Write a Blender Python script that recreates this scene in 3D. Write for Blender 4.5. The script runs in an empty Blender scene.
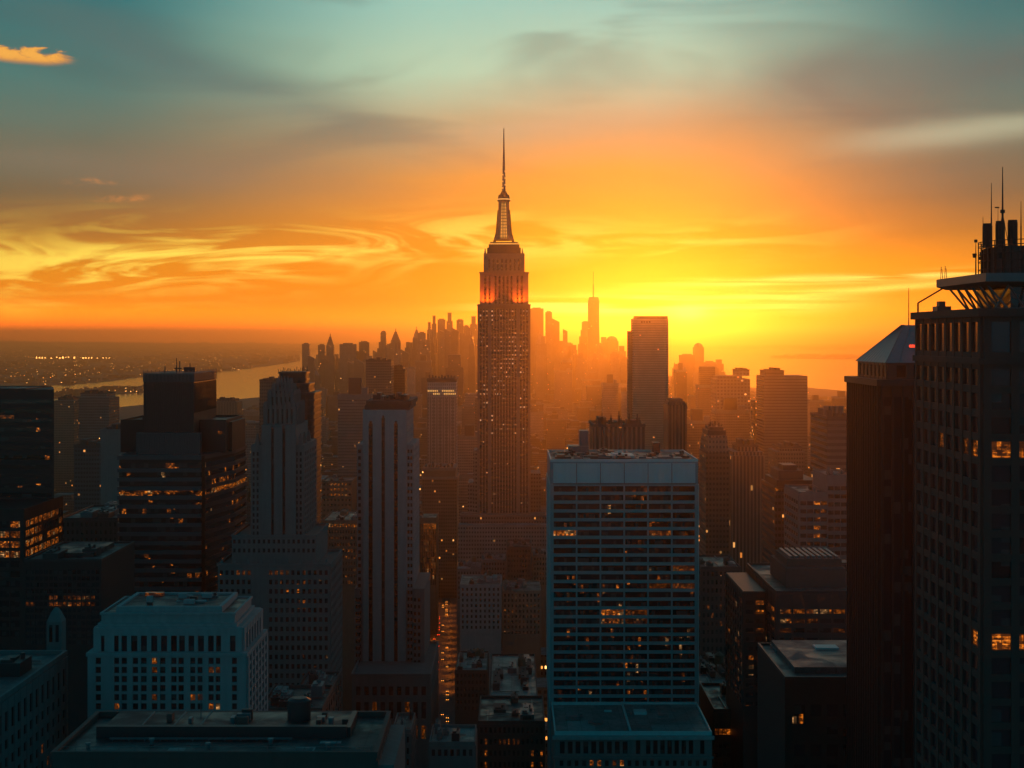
import bpy, math, random
from mathutils import Vector
rnd = random.Random(7)
C = bpy.context.scene
COL = C.collection
F, H, HZ = 1500.0, 260.0, 338.0          # focal length in pixels, camera height, horizon row

# ------------------------------------------------------------------ node helpers
class NB:
    def __init__(s, nt): s.nt = nt
    def new(s, t, **k):
        n = s.nt.nodes.new(t)
        for a, v in k.items(): setattr(n, a, v)
        return n
    def put(s, sock, v):
        if isinstance(v, bpy.types.NodeSocket): s.nt.links.new(v, sock)
        elif isinstance(v, (tuple, list)):
            v = tuple(v)
            if sock.type == 'RGBA' and len(v) == 3: v = v + (1,)
            sock.default_value = v
        else: sock.default_value = v
    def m(s, op, *a, clamp=False):
        n = s.new('ShaderNodeMath', operation=op, use_clamp=clamp)
        for i, v in enumerate(a): s.put(n.inputs[i], v)
        return n.outputs[0]
    def add(s, a, b): return s.m('ADD', a, b)
    def sub(s, a, b): return s.m('SUBTRACT', a, b)
    def mul(s, a, b): return s.m('MULTIPLY', a, b)
    def sm(s, x, lo, hi, o0=0.0, o1=1.0, kind='SMOOTHSTEP'):
        n = s.new('ShaderNodeMapRange', interpolation_type=kind)
        for i, v in enumerate((x, lo, hi, o0, o1)): s.put(n.inputs[i], v)
        return n.outputs[0]
    def mix(s, f, a, b, mode='MIX'):
        n = s.new('ShaderNodeMix', data_type='RGBA', blend_type=mode)
        s.put(n.inputs[0], f); s.put(n.inputs[6], a); s.put(n.inputs[7], b)
        return n.outputs[2]
    def ramp(s, f, stops):
        n = s.new('ShaderNodeValToRGB'); cr = n.color_ramp
        while len(cr.elements) < len(stops): cr.elements.new(0.5)
        for e, (p, c) in zip(cr.elements, stops): e.position = p; e.color = tuple(c) + (1,)
        s.put(n.inputs[0], f)
        return n.outputs[0]
    def noise(s, v, scale=1.0, detail=3.0, rough=0.5, dist=0.0):
        n = s.new('ShaderNodeTexNoise')
        s.put(n.inputs['Vector'], v); n.inputs['Scale'].default_value = scale
        n.inputs['Detail'].default_value = detail; n.inputs['Roughness'].default_value = rough
        n.inputs['Distortion'].default_value = dist
        return n.outputs['Fac']
    def white(s, v):
        n = s.new('ShaderNodeTexWhiteNoise', noise_dimensions='3D'); s.put(n.inputs['Vector'], v)
        return n.outputs['Value'], n.outputs['Color']
    def comb(s, x, y, z=0.0):
        n = s.new('ShaderNodeCombineXYZ')
        for i, v in enumerate((x, y, z)): s.put(n.inputs[i], v)
        return n.outputs[0]
    def sep(s, v):
        n = s.new('ShaderNodeSeparateXYZ'); s.put(n.inputs[0], v)
        return n.outputs
def lin(r, g, b):
    f = lambda c: c/12.92 if c <= 0.04045 else ((c+0.055)/1.055)**2.4
    return (f(r/255), f(g/255), f(b/255))

# ------------------------------------------------------------------ camera
cam = bpy.data.cameras.new('camera'); co = bpy.data.objects.new('camera', cam); COL.objects.link(co)
co.location = (0, 0, H); co.rotation_euler = (math.radians(90), 0, 0)
cam.sensor_width = 36; cam.lens = 36*F/1024; cam.shift_y = -(384-HZ)/1024
cam.clip_start = 1; cam.clip_end = 200000
C.camera = co

# ------------------------------------------------------------------ world: dusk sky
HAZE = 0.72e-4; AIR_T = HAZE*288
SUN_AZ, SUN_EL = math.radians(5.3), math.radians(1.4)
W = bpy.data.worlds.new('World'); C.world = W; W.use_nodes = True
nt = W.node_tree; nt.nodes.clear(); b = NB(nt)
tc = b.new('ShaderNodeTexCoord').outputs['Generated']
dx, dy, dz = b.sep(tc)
el = b.mul(b.m('ARCSINE', dz), 57.2958)
az = b.mul(b.m('ARCTAN2', dx, dy), 57.2958)
w1 = b.noise(b.comb(b.mul(az, .055), b.mul(el, .22), 1.3), 1.0, 3, .5)
w2 = b.noise(b.comb(b.mul(az, .075), b.mul(el, .34), 7.3), 1.0, 3, .5, .8)
e2 = b.add(el, b.mul(b.sub(w1, .5), 3.2))
u = b.m('DIVIDE', e2, 20.0, clamp=True)
S = lambda y: max(0, (HZ-y)/F*57.2958/20.0)
mid = b.ramp(u, [(0, lin(255, 150, 12)), (S(322), lin(236, 120, 4)), (S(285), lin(224, 130, 7)), (S(235), lin(218, 134, 28)),
                 (S(175), lin(212, 146, 66)), (S(125), lin(172, 152, 112)), (S(70), lin(172, 208, 178)), (S(10), lin(150, 202, 186)), (1, lin(80, 140, 142))])
edge = b.ramp(u, [(0, lin(250, 128, 8)), (S(320), lin(232, 124, 8)), (S(275), lin(212, 130, 20)), (S(235), lin(150, 102, 46)),
                  (S(190), lin(100, 92, 70)), (S(130), lin(84, 112, 102)), (S(70), lin(56, 118, 116)), (S(10), lin(20, 108, 114)), (1, lin(20, 90, 100))])
t = b.sm(b.m('ABSOLUTE', b.sub(az, 1.0)), 3.0, 17.0)
sky = b.mix(t, mid, edge)
# soft grey cloud banks high up
gm = b.mul(b.sm(w2, .47, .68), b.mul(b.sm(el, 5.0, 8.0), b.sm(el, 16, 11)))
sky = b.mix(b.mul(gm, .38), sky, lin(66, 92, 92))
def band(a_c, a_w, e_c, e_w, slope=0.0, warp=0.0, wn=None, curve=0.0):
    da = b.sub(az, a_c)
    c = b.add(b.add(e_c, b.mul(da, slope)), b.mul(b.mul(da, da), curve))
    if wn is not None: c = b.add(c, b.mul(b.sub(wn, .5), warp))
    q = b.m('DIVIDE', b.sub(el, c), e_w); qa = b.m('DIVIDE', da, a_w)
    g = b.m('POWER', 2.718, b.mul(b.add(b.mul(q, q), b.mul(b.mul(qa, qa), b.mul(qa, qa))), -1.0))
    return g
# bright streaks low in the sky
wA = b.noise(b.comb(b.mul(az, .13), b.mul(el, .35), 3.1), 1.0, 3, .5, .8)
wB = b.noise(b.comb(b.add(b.mul(az, .17), b.mul(el, -.16)), b.mul(el, .85), 5.7), 1.0, 4, .5, 1.8)
wC = b.noise(b.comb(b.mul(az, .12), b.mul(el, 3.2), 9.7), 1.0, 3, .5, .5)
big = b.mul(band(-10.8, 11.5, 3.05, .95, .055, 2.4, wA), b.sm(wB, .44, .64))
sky = b.mix(b.mul(big, .95), sky, lin(255, 226, 88))
mid2 = b.mul(band(2.5, 9.0, 3.7, .7, .03, 1.6, wA), b.sm(wB, .42, .7))
sky = b.mix(b.mul(mid2, .6), sky, lin(255, 205, 88))
low = b.mul(band(5.5, 6.5, 1.25, .42, .035, .8, wA), b.sm(wC, .38, .6))
sky = b.mix(b.mul(low, .95), sky, lin(255, 238, 120))
r1 = b.mul(band(13.0, 7.0, 2.25, .16, .035, .35, wA), b.sm(wC, .35, .55))
sky = b.mix(b.mul(r1, .9), sky, lin(255, 226, 110))
r2 = b.mul(band(12.5, 6.5, 1.8, .13, .055, .35, wA), b.sm(wC, .3, .5))
sky = b.mix(b.mul(r2, .8), sky, lin(255, 218, 96))
r3 = b.mul(band(19.0, 6.5, 7.7, .5, .10, .8, wA), b.sm(wA, .3, .55))
sky = b.mix(b.mul(r3, .75), sky, lin(170, 178, 150))
# small sunlit cloud
for a_c, a_w, e_c, e_w, sl_, cc, kk in ((-12.5, 7.5, 10.2, 1.0, -.32, (72, 108, 108), .75), (-14.5, 11.0, 6.3, 1.0, -.05, (122, 112, 96), .55), (16.5, 8.0, 9.9, 1.2, .10, (84, 98, 96), .72), (2.5, 5.0, 8.0, .6, .12, (186, 176, 146), .4)):
    dk = b.mul(band(a_c, a_w, e_c, e_w, sl_, 2.4, w1), b.sm(w2, .30, .62, .55, 1.0))
    sky = b.mix(b.mul(dk, kk), sky, lin(*cc))
wD = b.noise(b.comb(b.mul(az, .95), b.mul(el, 2.6), 4.4), 1.0, 6, .65, .5)
sc_ = b.m('ADD', band(-18.0, 1.75, 10.15, .36, -.03, .8, wD), b.mul(b.sub(wD, .5), 1.9))
sky = b.mix(b.mul(b.sm(sc_, .36, .95), .9), sky, b.mix(b.sm(sc_, .5, 1.1), lin(226, 140, 62), lin(252, 176, 70)))
for a_c, e_c in ((-15.6, 5.75), (-14.6, 5.1)):
    sc2 = b.mul(b.mul(band(a_c, 1.0, e_c, .12, .03, .5, wB), b.sm(wD, .42, .62)), .45)
    sky = b.mix(sc2, sky, lin(236, 146, 74))
# glow round the sun, a little above the horizon
ga = b.m('DIVIDE', b.sub(az, 6.7), 2.6); ge = b.m('DIVIDE', b.sub(el, 1.0), .75)
glow = b.m('POWER', 2.718, b.mul(b.add(b.mul(ga, ga), b.mul(ge, ge)), -1.0))
ga2 = b.m('DIVIDE', b.sub(az, 6.7), .75); ge2 = b.m('DIVIDE', b.sub(el, .85), .4)
core = b.m('POWER', 2.718, b.mul(b.add(b.mul(ga2, ga2), b.mul(ge2, ge2)), -1.0))
sky = b.mix(1.0, sky, b.mix(glow, (0, 0, 0), (.16, .05, .004)), 'ADD')
sky = b.mix(1.0, sky, b.mix(core, (0, 0, 0), (.6, .45, .16)), 'ADD')
# the rest of the dome: dim teal dusk overhead and behind
up = b.ramp(b.m('DIVIDE', el, 90.0, clamp=True), [(0, (.010, .225, .33)), (.2, (.010, .225, .33)), (.45, (.006, .08, .12)), (1, (.004, .036, .056))])
sky = b.mix(b.sm(el, 14, 40), sky, up)
sky = b.mix(b.sm(b.m('ABSOLUTE', az), 26, 75), sky, up)
sky = b.mix(b.sm(el, -.3, -3), sky, (.010, .016, .020))
# the low sky is brighter outside the ground haze than it looks through it
air = b.m('DIVIDE', AIR_T, b.m('MAXIMUM', b.m('SINE', b.m('DIVIDE', el, 57.2958)), .004))
gain = b.m('MINIMUM', b.m('POWER', 2.718, air), 3.2)
gain = b.add(1.0, b.mul(b.mul(b.sub(gain, 1.0), b.sm(b.m('ABSOLUTE', az), 60, 25)), b.add(.42, b.mul(t, .4))))
lo_ = b.mul(b.sm(el, 1.5, .2), b.sm(az, 6, -8))
sky = b.mix(1.0, sky, b.comb(b.mul(gain, b.add(1.0, b.mul(lo_, 2.6))), b.mul(gain, b.add(1.0, b.mul(lo_, .9))), b.mul(gain, b.add(1.0, b.mul(lo_, .2)))), 'MULTIPLY')
nish = b.new('ShaderNodeTexSky', sky_type='NISHITA', sun_disc=False, sun_elevation=SUN_EL, sun_rotation=SUN_AZ)
bg0 = b.new('ShaderNodeBackground'); b.put(bg0.inputs[0], nish.outputs[0]); bg0.inputs[1].default_value = 0.002
bg1 = b.new('ShaderNodeBackground'); b.put(bg1.inputs[0], sky); bg1.inputs[1].default_value = 1.0
ad = b.new('ShaderNodeAddShader'); b.put(ad.inputs[0], bg0.outputs[0]); b.put(ad.inputs[1], bg1.outputs[0])
b.put(b.new('ShaderNodeOutputWorld').inputs[0], ad.outputs[0])

# ------------------------------------------------------------------ sun
sd = Vector((math.sin(SUN_AZ)*math.cos(SUN_EL), math.cos(SUN_AZ)*math.cos(SUN_EL), math.sin(SUN_EL)))
sl = bpy.data.lights.new('sun', 'SUN'); sl.energy = 1.05; sl.angle = math.radians(.5); sl.color = (1, .245, .02)
so = bpy.data.objects.new('sun', sl); COL.objects.link(so); so.rotation_euler = sd.to_track_quat('Z', 'Y').to_euler()
C.view_settings.view_transform = 'Standard'; C.view_settings.look = 'None'
C.view_settings.exposure = 0; C.view_settings.gamma = 1; C.view_settings.use_curve_mapping = False
cy = C.cycles
cy.use_denoising = True
try: cy.denoiser = 'OPENIMAGEDENOISE'
except Exception: pass
cy.max_bounces = 4; cy.diffuse_bounces = 2; cy.glossy_bounces = 2; cy.volume_bounces = 0
cy.sample_clamp_indirect = 4; cy.caustics_reflective = False; cy.caustics_refractive = False

# ------------------------------------------------------------------ materials
def mat_base(name):
    m = bpy.data.materials.new(name); m.use_nodes = True
    m.node_tree.nodes.clear(); n = NB(m.node_tree)
    p = n.new('ShaderNodeBsdfPrincipled'); o = n.new('ShaderNodeOutputMaterial')
    m.node_tree.links.new(p.outputs[0], o.inputs[0])
    return m, n, p
def wall_mat(name, c, rough=.8, var=.25, streak=.25, metal=0.0, scale=.35):
    m, n, p = mat_base(name)
    pos = n.new('ShaderNodeNewGeometry').outputs['Position']
    x, y, z = n.sep(pos)
    a = n.noise(pos, scale, 4, .6)
    s = n.noise(n.comb(n.mul(n.add(x, y), .8), n.mul(z, .05), 0), 1, 3, .5)
    f = n.add(n.mul(n.sub(a, .5), var*2), n.mul(n.sub(s, .5), streak*2))
    f = n.add(f, 1.0)
    col = n.mix(1.0, c, n.comb(f, f, f), 'MULTIPLY')
    n.put(p.inputs['Base Color'], col); p.inputs['Roughness'].default_value = rough; p.inputs['Metallic'].default_value = metal
    bp = n.new('ShaderNodeBump'); bp.inputs['Strength'].default_value = .25; bp.inputs['Distance'].default_value = .1
    n.put(bp.inputs['Height'], n.noise(pos, 1.7, 4, .6)); n.put(p.inputs['Normal'], bp.outputs[0])
    return m
def roof_mat(name, c):
    m, n, p = mat_base(name)
    pos = n.new('ShaderNodeNewGeometry').outputs['Position']
    a = n.noise(pos, .12, 5, .65, .5); d = n.noise(pos, .9, 4, .7)
    x, y, z = n.sep(pos)
    seam = n.m('MAXIMUM', n.m('GREATER_THAN', n.m('FRACT', n.mul(x, .22)), .96), n.m('GREATER_THAN', n.m('FRACT', n.mul(y, .16)), .97))
    patch = n.white(n.comb(n.m('FLOOR', n.mul(x, .11)), n.m('FLOOR', n.mul(y, .13)), 4.0))[0]
    f = n.add(n.add(n.add(.05, n.mul(a, 1.1)), n.mul(n.sub(d, .5), 1.3)), n.mul(patch, .5))
    f = n.mul(f, n.sub(1.0, n.mul(seam, .45)))
    n.put(p.inputs['Base Color'], n.mix(1.0, c, n.comb(f, f, f), 'MULTIPLY'))
    n.put(p.inputs['Roughness'], n.sm(a, .35, .7, .35, .85))
    return m
LITC = (1.0, .22, .012)
def glass_mat(name, p_lit=0.0, cw=1.6, fh=3.2, c=(.012, .02, .026), strength=1.0, rough=.12, clump=.05, spec=.5):
    """Dark glazing; here and there an office behind it is lit."""
    m, n, p = mat_base(name)
    p.inputs['Roughness'].default_value = rough; p.inputs['Specular IOR Level'].default_value = spec
    g = n.new('ShaderNodeNewGeometry'); pos = g.outputs['Position']
    x, y, z = n.sep(pos)
    oi = n.new('ShaderNodeObjectInfo').outputs['Random']
    f = n.add(.55, n.mul(oi, .9))
    bl, _ = n.white(n.comb(n.m('FLOOR', n.mul(n.add(x, y), 1/cw)), n.m('FLOOR', n.mul(z, 1/fh)), 9.1))
    shade = n.mul(n.m('GREATER_THAN', bl, .72), n.m('GREATER_THAN', n.m('FRACT', n.mul(z, 1/fh)), n.sub(1.25, bl)))
    n.put(p.inputs['Base Color'], n.mix(n.mul(shade, .55), n.mix(1.0, c, n.comb(f, f, f), 'MULTIPLY'), (.07, .08, .08)))
    if p_lit > 0:
        u = n.add(x, y)
        cu, cz = n.m('FLOOR', n.mul(u, 1/cw)), n.m('FLOOR', n.mul(z, 1/fh))
        r, rc = n.white(n.comb(cu, cz, 3.3))
        if p_lit >= 1: lit = 1.0
        else:
            cl = n.noise(n.comb(n.mul(u, clump), n.mul(z, clump*2.5), 0), 1.0, 2, .5)
            lit = n.m('LESS_THAN', r, n.mul(n.sm(cl, .40, .72), p_lit*2.6))
        inn = n.noise(n.comb(n.mul(u, 1.1), n.mul(z, 1.6), 2), 1.0, 3, .6)
        cell, _ = n.white(n.comb(n.m('FLOOR', n.mul(u, 1.35)), n.m('FLOOR', n.mul(z, 1.15)), 6.6))
        bar = n.m('GREATER_THAN', n.m('FRACT', n.mul(u, .74)), .10)
        ceil_ = n.m('LESS_THAN', n.m('ABSOLUTE', n.sub(n.m('FRACT', n.mul(z, 1.9)), .5)), .12)
        inn = n.add(n.mul(n.sub(inn, .1), n.mul(n.sm(cell, 0, 1, .55, 1.25, 'LINEAR'), n.sm(bar, 0, 1, .45, 1.0))), n.mul(ceil_, n.mul(cell, .16)))
        br = n.mul(n.sm(inn, .33, .68, .06, 1.0), n.sm(r if p_lit < 1 else oi, 0, p_lit, .35, 1.3, 'LINEAR'))
        inn2 = n.noise(n.comb(n.mul(u, .35), n.mul(z, .9), 5), 1.0, 2, .5)
        br = n.mul(br, n.sm(inn2, .3, .6, .25, 1.0))
        n.put(p.inputs['Emission Color'], n.mix(n.m('GREATER_THAN', n.m('FRACT', n.mul(n.add(r, oi), 7.3)), .88), n.mix(n.sm(br, .5, 1.2), LITC, (1.0, .30, .03)), (1.0, .48, .16)))
        n.put(p.inputs['Emission Strength'], n.mul(n.mul(br, lit), strength))
        m.cycles.emission_sampling = 'NONE'
    return m
def facade_mat(name, c, cw=2.3, fh=3.5, p_lit=.04, strength=1.3, win=(.035, .033, .032), wx=(.22, .78), wz=(.25, .72), roof=(.10, .11, .115), vary=.0, clump=False):
    """Far walls with their rows of windows; a few windows are lit."""
    m, n, p = mat_base(name)
    g = n.new('ShaderNodeNewGeometry'); pos = g.outputs['Position']; nr = g.outputs['True Normal']
    x, y, z = n.sep(pos); nx, ny, nz = n.sep(nr)
    isx = n.m('GREATER_THAN', n.m('ABSOLUTE', nx), .7)
    u = n.add(n.mul(x, n.sub(1.0, isx)), n.mul(y, isx))
    uu, zz = n.mul(u, 1/cw), n.mul(z, 1/fh)
    fu, fz = n.m('FRACT', uu), n.m('FRACT', zz)
    mk = n.mul(n.mul(n.m('GREATER_THAN', fu, wx[0]), n.m('LESS_THAN', fu, wx[1])), n.mul(n.m('GREATER_THAN', fz, wz[0]), n.m('LESS_THAN', fz, wz[1])))
    top = n.m('GREATER_THAN', nz, .5)
    mk = n.mul(mk, n.sub(1.0, top))
    r, rc = n.white(n.comb(n.m('FLOOR', uu), n.m('FLOOR', zz), n.mul(isx, 17.0)))
    th = p_lit
    if clump:
        cl = n.noise(n.comb(n.mul(u, .02), n.mul(z, .035), 0), 1.0, 2, .5)
        th = n.mul(n.sm(cl, .40, .65), p_lit*2.2)
    lit = n.mul(n.m('LESS_THAN', r, th), mk)
    a = n.noise(pos, .06, 4, .6)
    f = n.sm(a, .25, .75, .7, 1.3, 'LINEAR')
    if vary:
        oi = n.new('ShaderNodeObjectInfo').outputs['Random']
        isl = n.new('ShaderNodeNewGeometry').outputs['Random Per Island']
        f = n.mul(f, n.add(1-vary, n.mul(n.m('FRACT', n.add(oi, isl)), 2*vary)))
    wall = n.mix(1.0, c, n.comb(f, f, f), 'MULTIPLY')
    rf = n.mul(f, n.sm(n.noise(pos, .25, 4, .7), .3, .7, .5, 1.6))
    col = n.mix(mk, wall, win)
    col = n.mix(top, col, n.mix(1.0, roof, n.comb(rf, rf, rf), 'MULTIPLY'))
    n.put(p.inputs['Base Color'], col)
    n.put(p.inputs['Roughness'], n.sm(mk, 0, 1, .8, .25))
    cr, cg, cb = n.sep(rc)
    n.put(p.inputs['Emission Color'], n.mix(n.mul(cg, .8), (1, .28, .03), (1, .5, .14)))
    n.put(p.inputs['Emission Strength'], n.mul(lit, n.mul(n.add(.2, n.mul(cb, cb)), strength)))
    m.cycles.emission_sampling = 'NONE'
    return m
def emit_mat(name, c, s, sample=False):
    m, n, p = mat_base(name)
    p.inputs['Base Color'].default_value = (.02, .02, .02, 1)
    p.inputs['Emission Color'].default_value = tuple(c)+(1,); p.inputs['Emission Strength'].default_value = s
    m.cycles.emission_sampling = 'FRONT' if sample else 'NONE'
    return m

M = dict(
    teal_panel=wall_mat('teal_panel', (.22, .44, .45), .45, .10, .12),
    teal_frame=wall_mat('teal_frame', (.09, .23, .25), .45, .10, .12),
    pale_stone=wall_mat('pale_stone', (.21, .25, .255), .8, .16, .2),
    grey_stone=wall_mat('grey_stone', (.112, .128, .128), .8, .2, .25),
    warm_stone=wall_mat('warm_stone', (.23, .19, .155), .8, .2, .25),
    brown_brick=wall_mat('brown_brick', (.13, .085, .065), .85, .25, .2),
    dark_stone=wall_mat('dark_stone', (.055, .050, .047), .8, .2, .2),
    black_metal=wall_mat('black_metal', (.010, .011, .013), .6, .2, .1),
    dark_metal=wall_mat('dark_metal', (.018, .020, .023), .5, .2, .15),
    steel=wall_mat('steel', (.10, .108, .115), .45, .2, .2),
    blue_spandrel=wall_mat('blue_spandrel', (.042, .055, .065), .4, .15, .2),
    limestone=wall_mat('limestone', (.15, .12, .105), .8, .15, .2),
    copper=wall_mat('roof_metal', (.11, .19, .215), .45, .12, .2, .3),
    pale_roof=roof_mat('pale_roof', (.17, .19, .19)),
    grey_roof=roof_mat('grey_roof', (.065, .072, .076)),
    dark_roof=roof_mat('dark_roof', (.03, .034, .036)),
    glass=glass_mat('glass'),
    glass_few=glass_mat('glass_few', .04, 1.8, 3.3, strength=.9),
    glass_some=glass_mat('glass_some', .16, 1.7, 3.0, strength=.85, clump=.035),
    glass_slab=glass_mat('glass_slab', .035, .95, 3.06, (.006, .014, .020), .7, clump=.05),
    glass_busy=glass_mat('glass_busy', .7, 1.9, 3.9, strength=1.1),
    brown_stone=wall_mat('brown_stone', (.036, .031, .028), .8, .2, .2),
    lit=glass_mat('lit', 1, 1.7, 3.0, strength=1.0),
    lit_dim=glass_mat('lit_dim', 1, 1.7, 3.0, strength=.28),
    red_sign=emit_mat('red_sign', (1, .06, .02), 1.6),
    gold=emit_mat('gold', (1, .50, .13), 1.0),
    mast_light=emit_mat('mast_light', (1, .44, .08), .75),
    lamp=emit_mat('lamp', (1, .22, .012), 900, True),
    carlamp=emit_mat('carlamp', (1, .32, .04), 5),
    tail=emit_mat('tail', (1, .06, .01), 8),
    car=wall_mat('car', (.05, .05, .055), .4),
    tank=wall_mat('tank', (.11, .075, .05), .8),
    asphalt=wall_mat('asphalt', (.045, .045, .048), .75, .25, 0),
    f_brown=facade_mat('f_brown', (.11, .078, .062), p_lit=.018, vary=.4),
    f_grey=facade_mat('f_grey', (.12, .115, .11), p_lit=.018, vary=.4),
    f_stone=facade_mat('f_stone', (.20, .18, .16), win=(.06, .055, .05), p_lit=.018, vary=.3),
    f_dark=facade_mat('f_dark', (.06, .06, .065), p_lit=.015, cw=2.2, wx=(.15, .85), vary=.3),
    f_carpet=facade_mat('f_carpet', (.15, .12, .10), cw=4.0, fh=4.5, p_lit=.07, strength=5.0, vary=.6),
    f_town=facade_mat('f_town', (.10, .09, .08), cw=12, fh=7, p_lit=.05, strength=5, vary=.6),
    f_haze=facade_mat('f_haze', (.12, .10, .09), win=(.075, .065, .06), cw=5, fh=5, p_lit=.012, strength=2.5, vary=.3),
    f_lines=facade_mat('f_lines', (.085, .08, .075), win=(.05, .048, .045), cw=2.4, fh=3.8, p_lit=.004, wx=(.0, 1.1), wz=(.35, .85), vary=.1),
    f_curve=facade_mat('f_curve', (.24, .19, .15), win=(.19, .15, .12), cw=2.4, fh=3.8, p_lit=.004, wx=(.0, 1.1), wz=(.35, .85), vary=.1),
    f_fins=facade_mat('f_fins', (.15, .11, .09), cw=2.6, fh=3.8, p_lit=.004, wx=(.35, .9), wz=(-.1, 1.1)),
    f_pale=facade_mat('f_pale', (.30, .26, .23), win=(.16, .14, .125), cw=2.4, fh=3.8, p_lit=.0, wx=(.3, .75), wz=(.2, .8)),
)
def strip_mat(name, p_lit, strength, fh=3.75):
    m, n, p = mat_base(name)
    pos = n.new('ShaderNodeNewGeometry').outputs['Position']
    x, y, z = n.sep(pos)
    zz = n.mul(z, 1/fh); fz = n.m('FRACT', zz)
    u = n.m('FLOOR', n.mul(n.add(x, y), .9))
    mk = n.mul(n.m('GREATER_THAN', fz, .3), n.m('LESS_THAN', fz, .66))
    r, rc = n.white(n.comb(u, n.m('FLOOR', zz), .5))
    reg = n.mul(n.sm(z, 190, 225, .10, .62), n.sm(z, 268, 256, .3, 1.0))
    reg = n.add(reg, n.mul(n.m('GREATER_THAN', z, 274), .55))
    cl = n.noise(n.comb(n.mul(x, .05), n.mul(z, .03), 2.0), 1.0, 2, .5)
    grp, _ = n.white(n.comb(u, n.m('FLOOR', n.mul(zz, .17)), 8.5))
    reg = n.mul(reg, n.sm(grp, .5, .62, .12, 1.7))
    lit = n.mul(n.m('LESS_THAN', r, n.mul(n.mul(reg, n.sm(cl, .3, .6, .3, 1.3)), p_lit)), mk)
    n.put(p.inputs['Base Color'], n.mix(mk, (.022, .018, .018), (.012, .012, .013)))
    n.put(p.inputs['Roughness'], n.sm(mk, 0, 1, .6, .2))
    cr, cg, cb = n.sep(rc)
    n.put(p.inputs['Emission Color'], n.mix(cg, (1, .42, .14), (1, .62, .34)))
    n.put(p.inputs['Emission Strength'], n.mul(n.mul(lit, n.add(.25, cb)), strength))
    m.cycles.emission_sampling = 'NONE'
    return m
M['strip'] = strip_mat('strip', .42, .5)
M['crown_strip'] = strip_mat('crown_strip', 0, 0)

# ------------------------------------------------------------------ mesh helpers
class MB:
    def __init__(s): s.v, s.f, s.mi = [], [], []
    def face(s, idx, mi=0): s.f.append(idx); s.mi.append(mi)
    def box(s, x0, x1, y0, y1, z0, z1, mi=0):
        if x0 > x1: x0, x1 = x1, x0
        if y0 > y1: y0, y1 = y1, y0
        if z0 > z1: z0, z1 = z1, z0
        o = len(s.v)
        s.v += [(x0, y0, z0), (x1, y0, z0), (x1, y1, z0), (x0, y1, z0), (x0, y0, z1), (x1, y0, z1), (x1, y1, z1), (x0, y1, z1)]
        for q in ((0, 3, 2, 1), (4, 5, 6, 7), (0, 1, 5, 4), (1, 2, 6, 5), (2, 3, 7, 6), (3, 0, 4, 7)):
            s.face([o+i for i in q], mi)
        return s
    def loft(s, rings, mi=0, cap=True):
        o = len(s.v); n = len(rings[0])
        for r in rings: s.v += r
        for k in range(len(rings)-1):
            for i in range(n):
                j = (i+1) % n
                s.face([o+k*n+i, o+k*n+j, o+(k+1)*n+j, o+(k+1)*n+i], mi)
        if cap:
            s.face([o+i for i in reversed(range(n))], mi)
            s.face([o+(len(rings)-1)*n+i for i in range(n)], mi)
        return s
    def prism(s, poly, z0, z1, mi=0):      # counter-clockwise polygon
        return s.loft([[(x, y, z0) for x, y in poly], [(x, y, z1) for x, y in poly]], mi)
    def frus(s, x0, x1, y0, y1, z0, X0, X1, Y0, Y1, z1, mi=0):
        return s.loft([[(x0, y0, z0), (x1, y0, z0), (x1, y1, z0), (x0, y1, z0)], [(X0, Y0, z1), (X1, Y0, z1), (X1, Y1, z1), (X0, Y1, z1)]], mi)
    def cyl(s, x, y, z0, z1, r0, r1=None, n=16, mi=0):
        r1 = r0 if r1 is None else r1
        c = [(math.cos(2*math.pi*i/n), math.sin(2*math.pi*i/n)) for i in range(n)]
        return s.loft([[(x+r0*a, y+r0*q, z0) for a, q in c], [(x+r1*a, y+r1*q, z1) for a, q in c]], mi)
    def tube(s, p, q, r, n=6, mi=0):
        p, q = Vector(p), Vector(q); d = (q-p).normalized()
        a = d.orthogonal().normalized(); e = d.cross(a)
        ring = lambda c: [tuple(c+a*(r*math.cos(2*math.pi*i/n))+e*(r*math.sin(2*math.pi*i/n))) for i in range(n)]
        return s.loft([ring(p), ring(q)], mi)
    def mesh(s, name, mats):
        me = bpy.data.meshes.new(name); me.from_pydata(s.v, [], s.f)
        for m in (mats if isinstance(mats, (list, tuple)) else [mats]): me.materials.append(M[m] if isinstance(m, str) else m)
        if any(s.mi): me.polygons.foreach_set('material_index', s.mi)
        me.update()
        return me
    def build(s, name, mats, parent=None):
        o = bpy.data.objects.new(name, s.mesh(name, mats)); COL.objects.link(o)
        if parent: o.parent = parent
        return o
def tag(o, label=None, cat=None, group=None, kind=None):
    if label: o['label'] = label
    if cat: o['category'] = cat
    if group: o['group'] = group
    if kind: o['kind'] = kind
    return o
def ground_at(px, py, z=0.0):
    Y = (H-z)*F/(py-HZ)
    return ((px-512)*Y/F, Y)
def ring_boxes(mb, x0, x1, y0, y1, z0, z1, t):
    mb.box(x0, x1, y0, y0+t, z0, z1); mb.box(x0, x1, y1-t, y1, z0, z1)
    mb.box(x0, x0+t, y0+t, y1-t, z0, z1); mb.box(x1-t, x1, y0+t, y1-t, z0, z1)
    return mb

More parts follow.
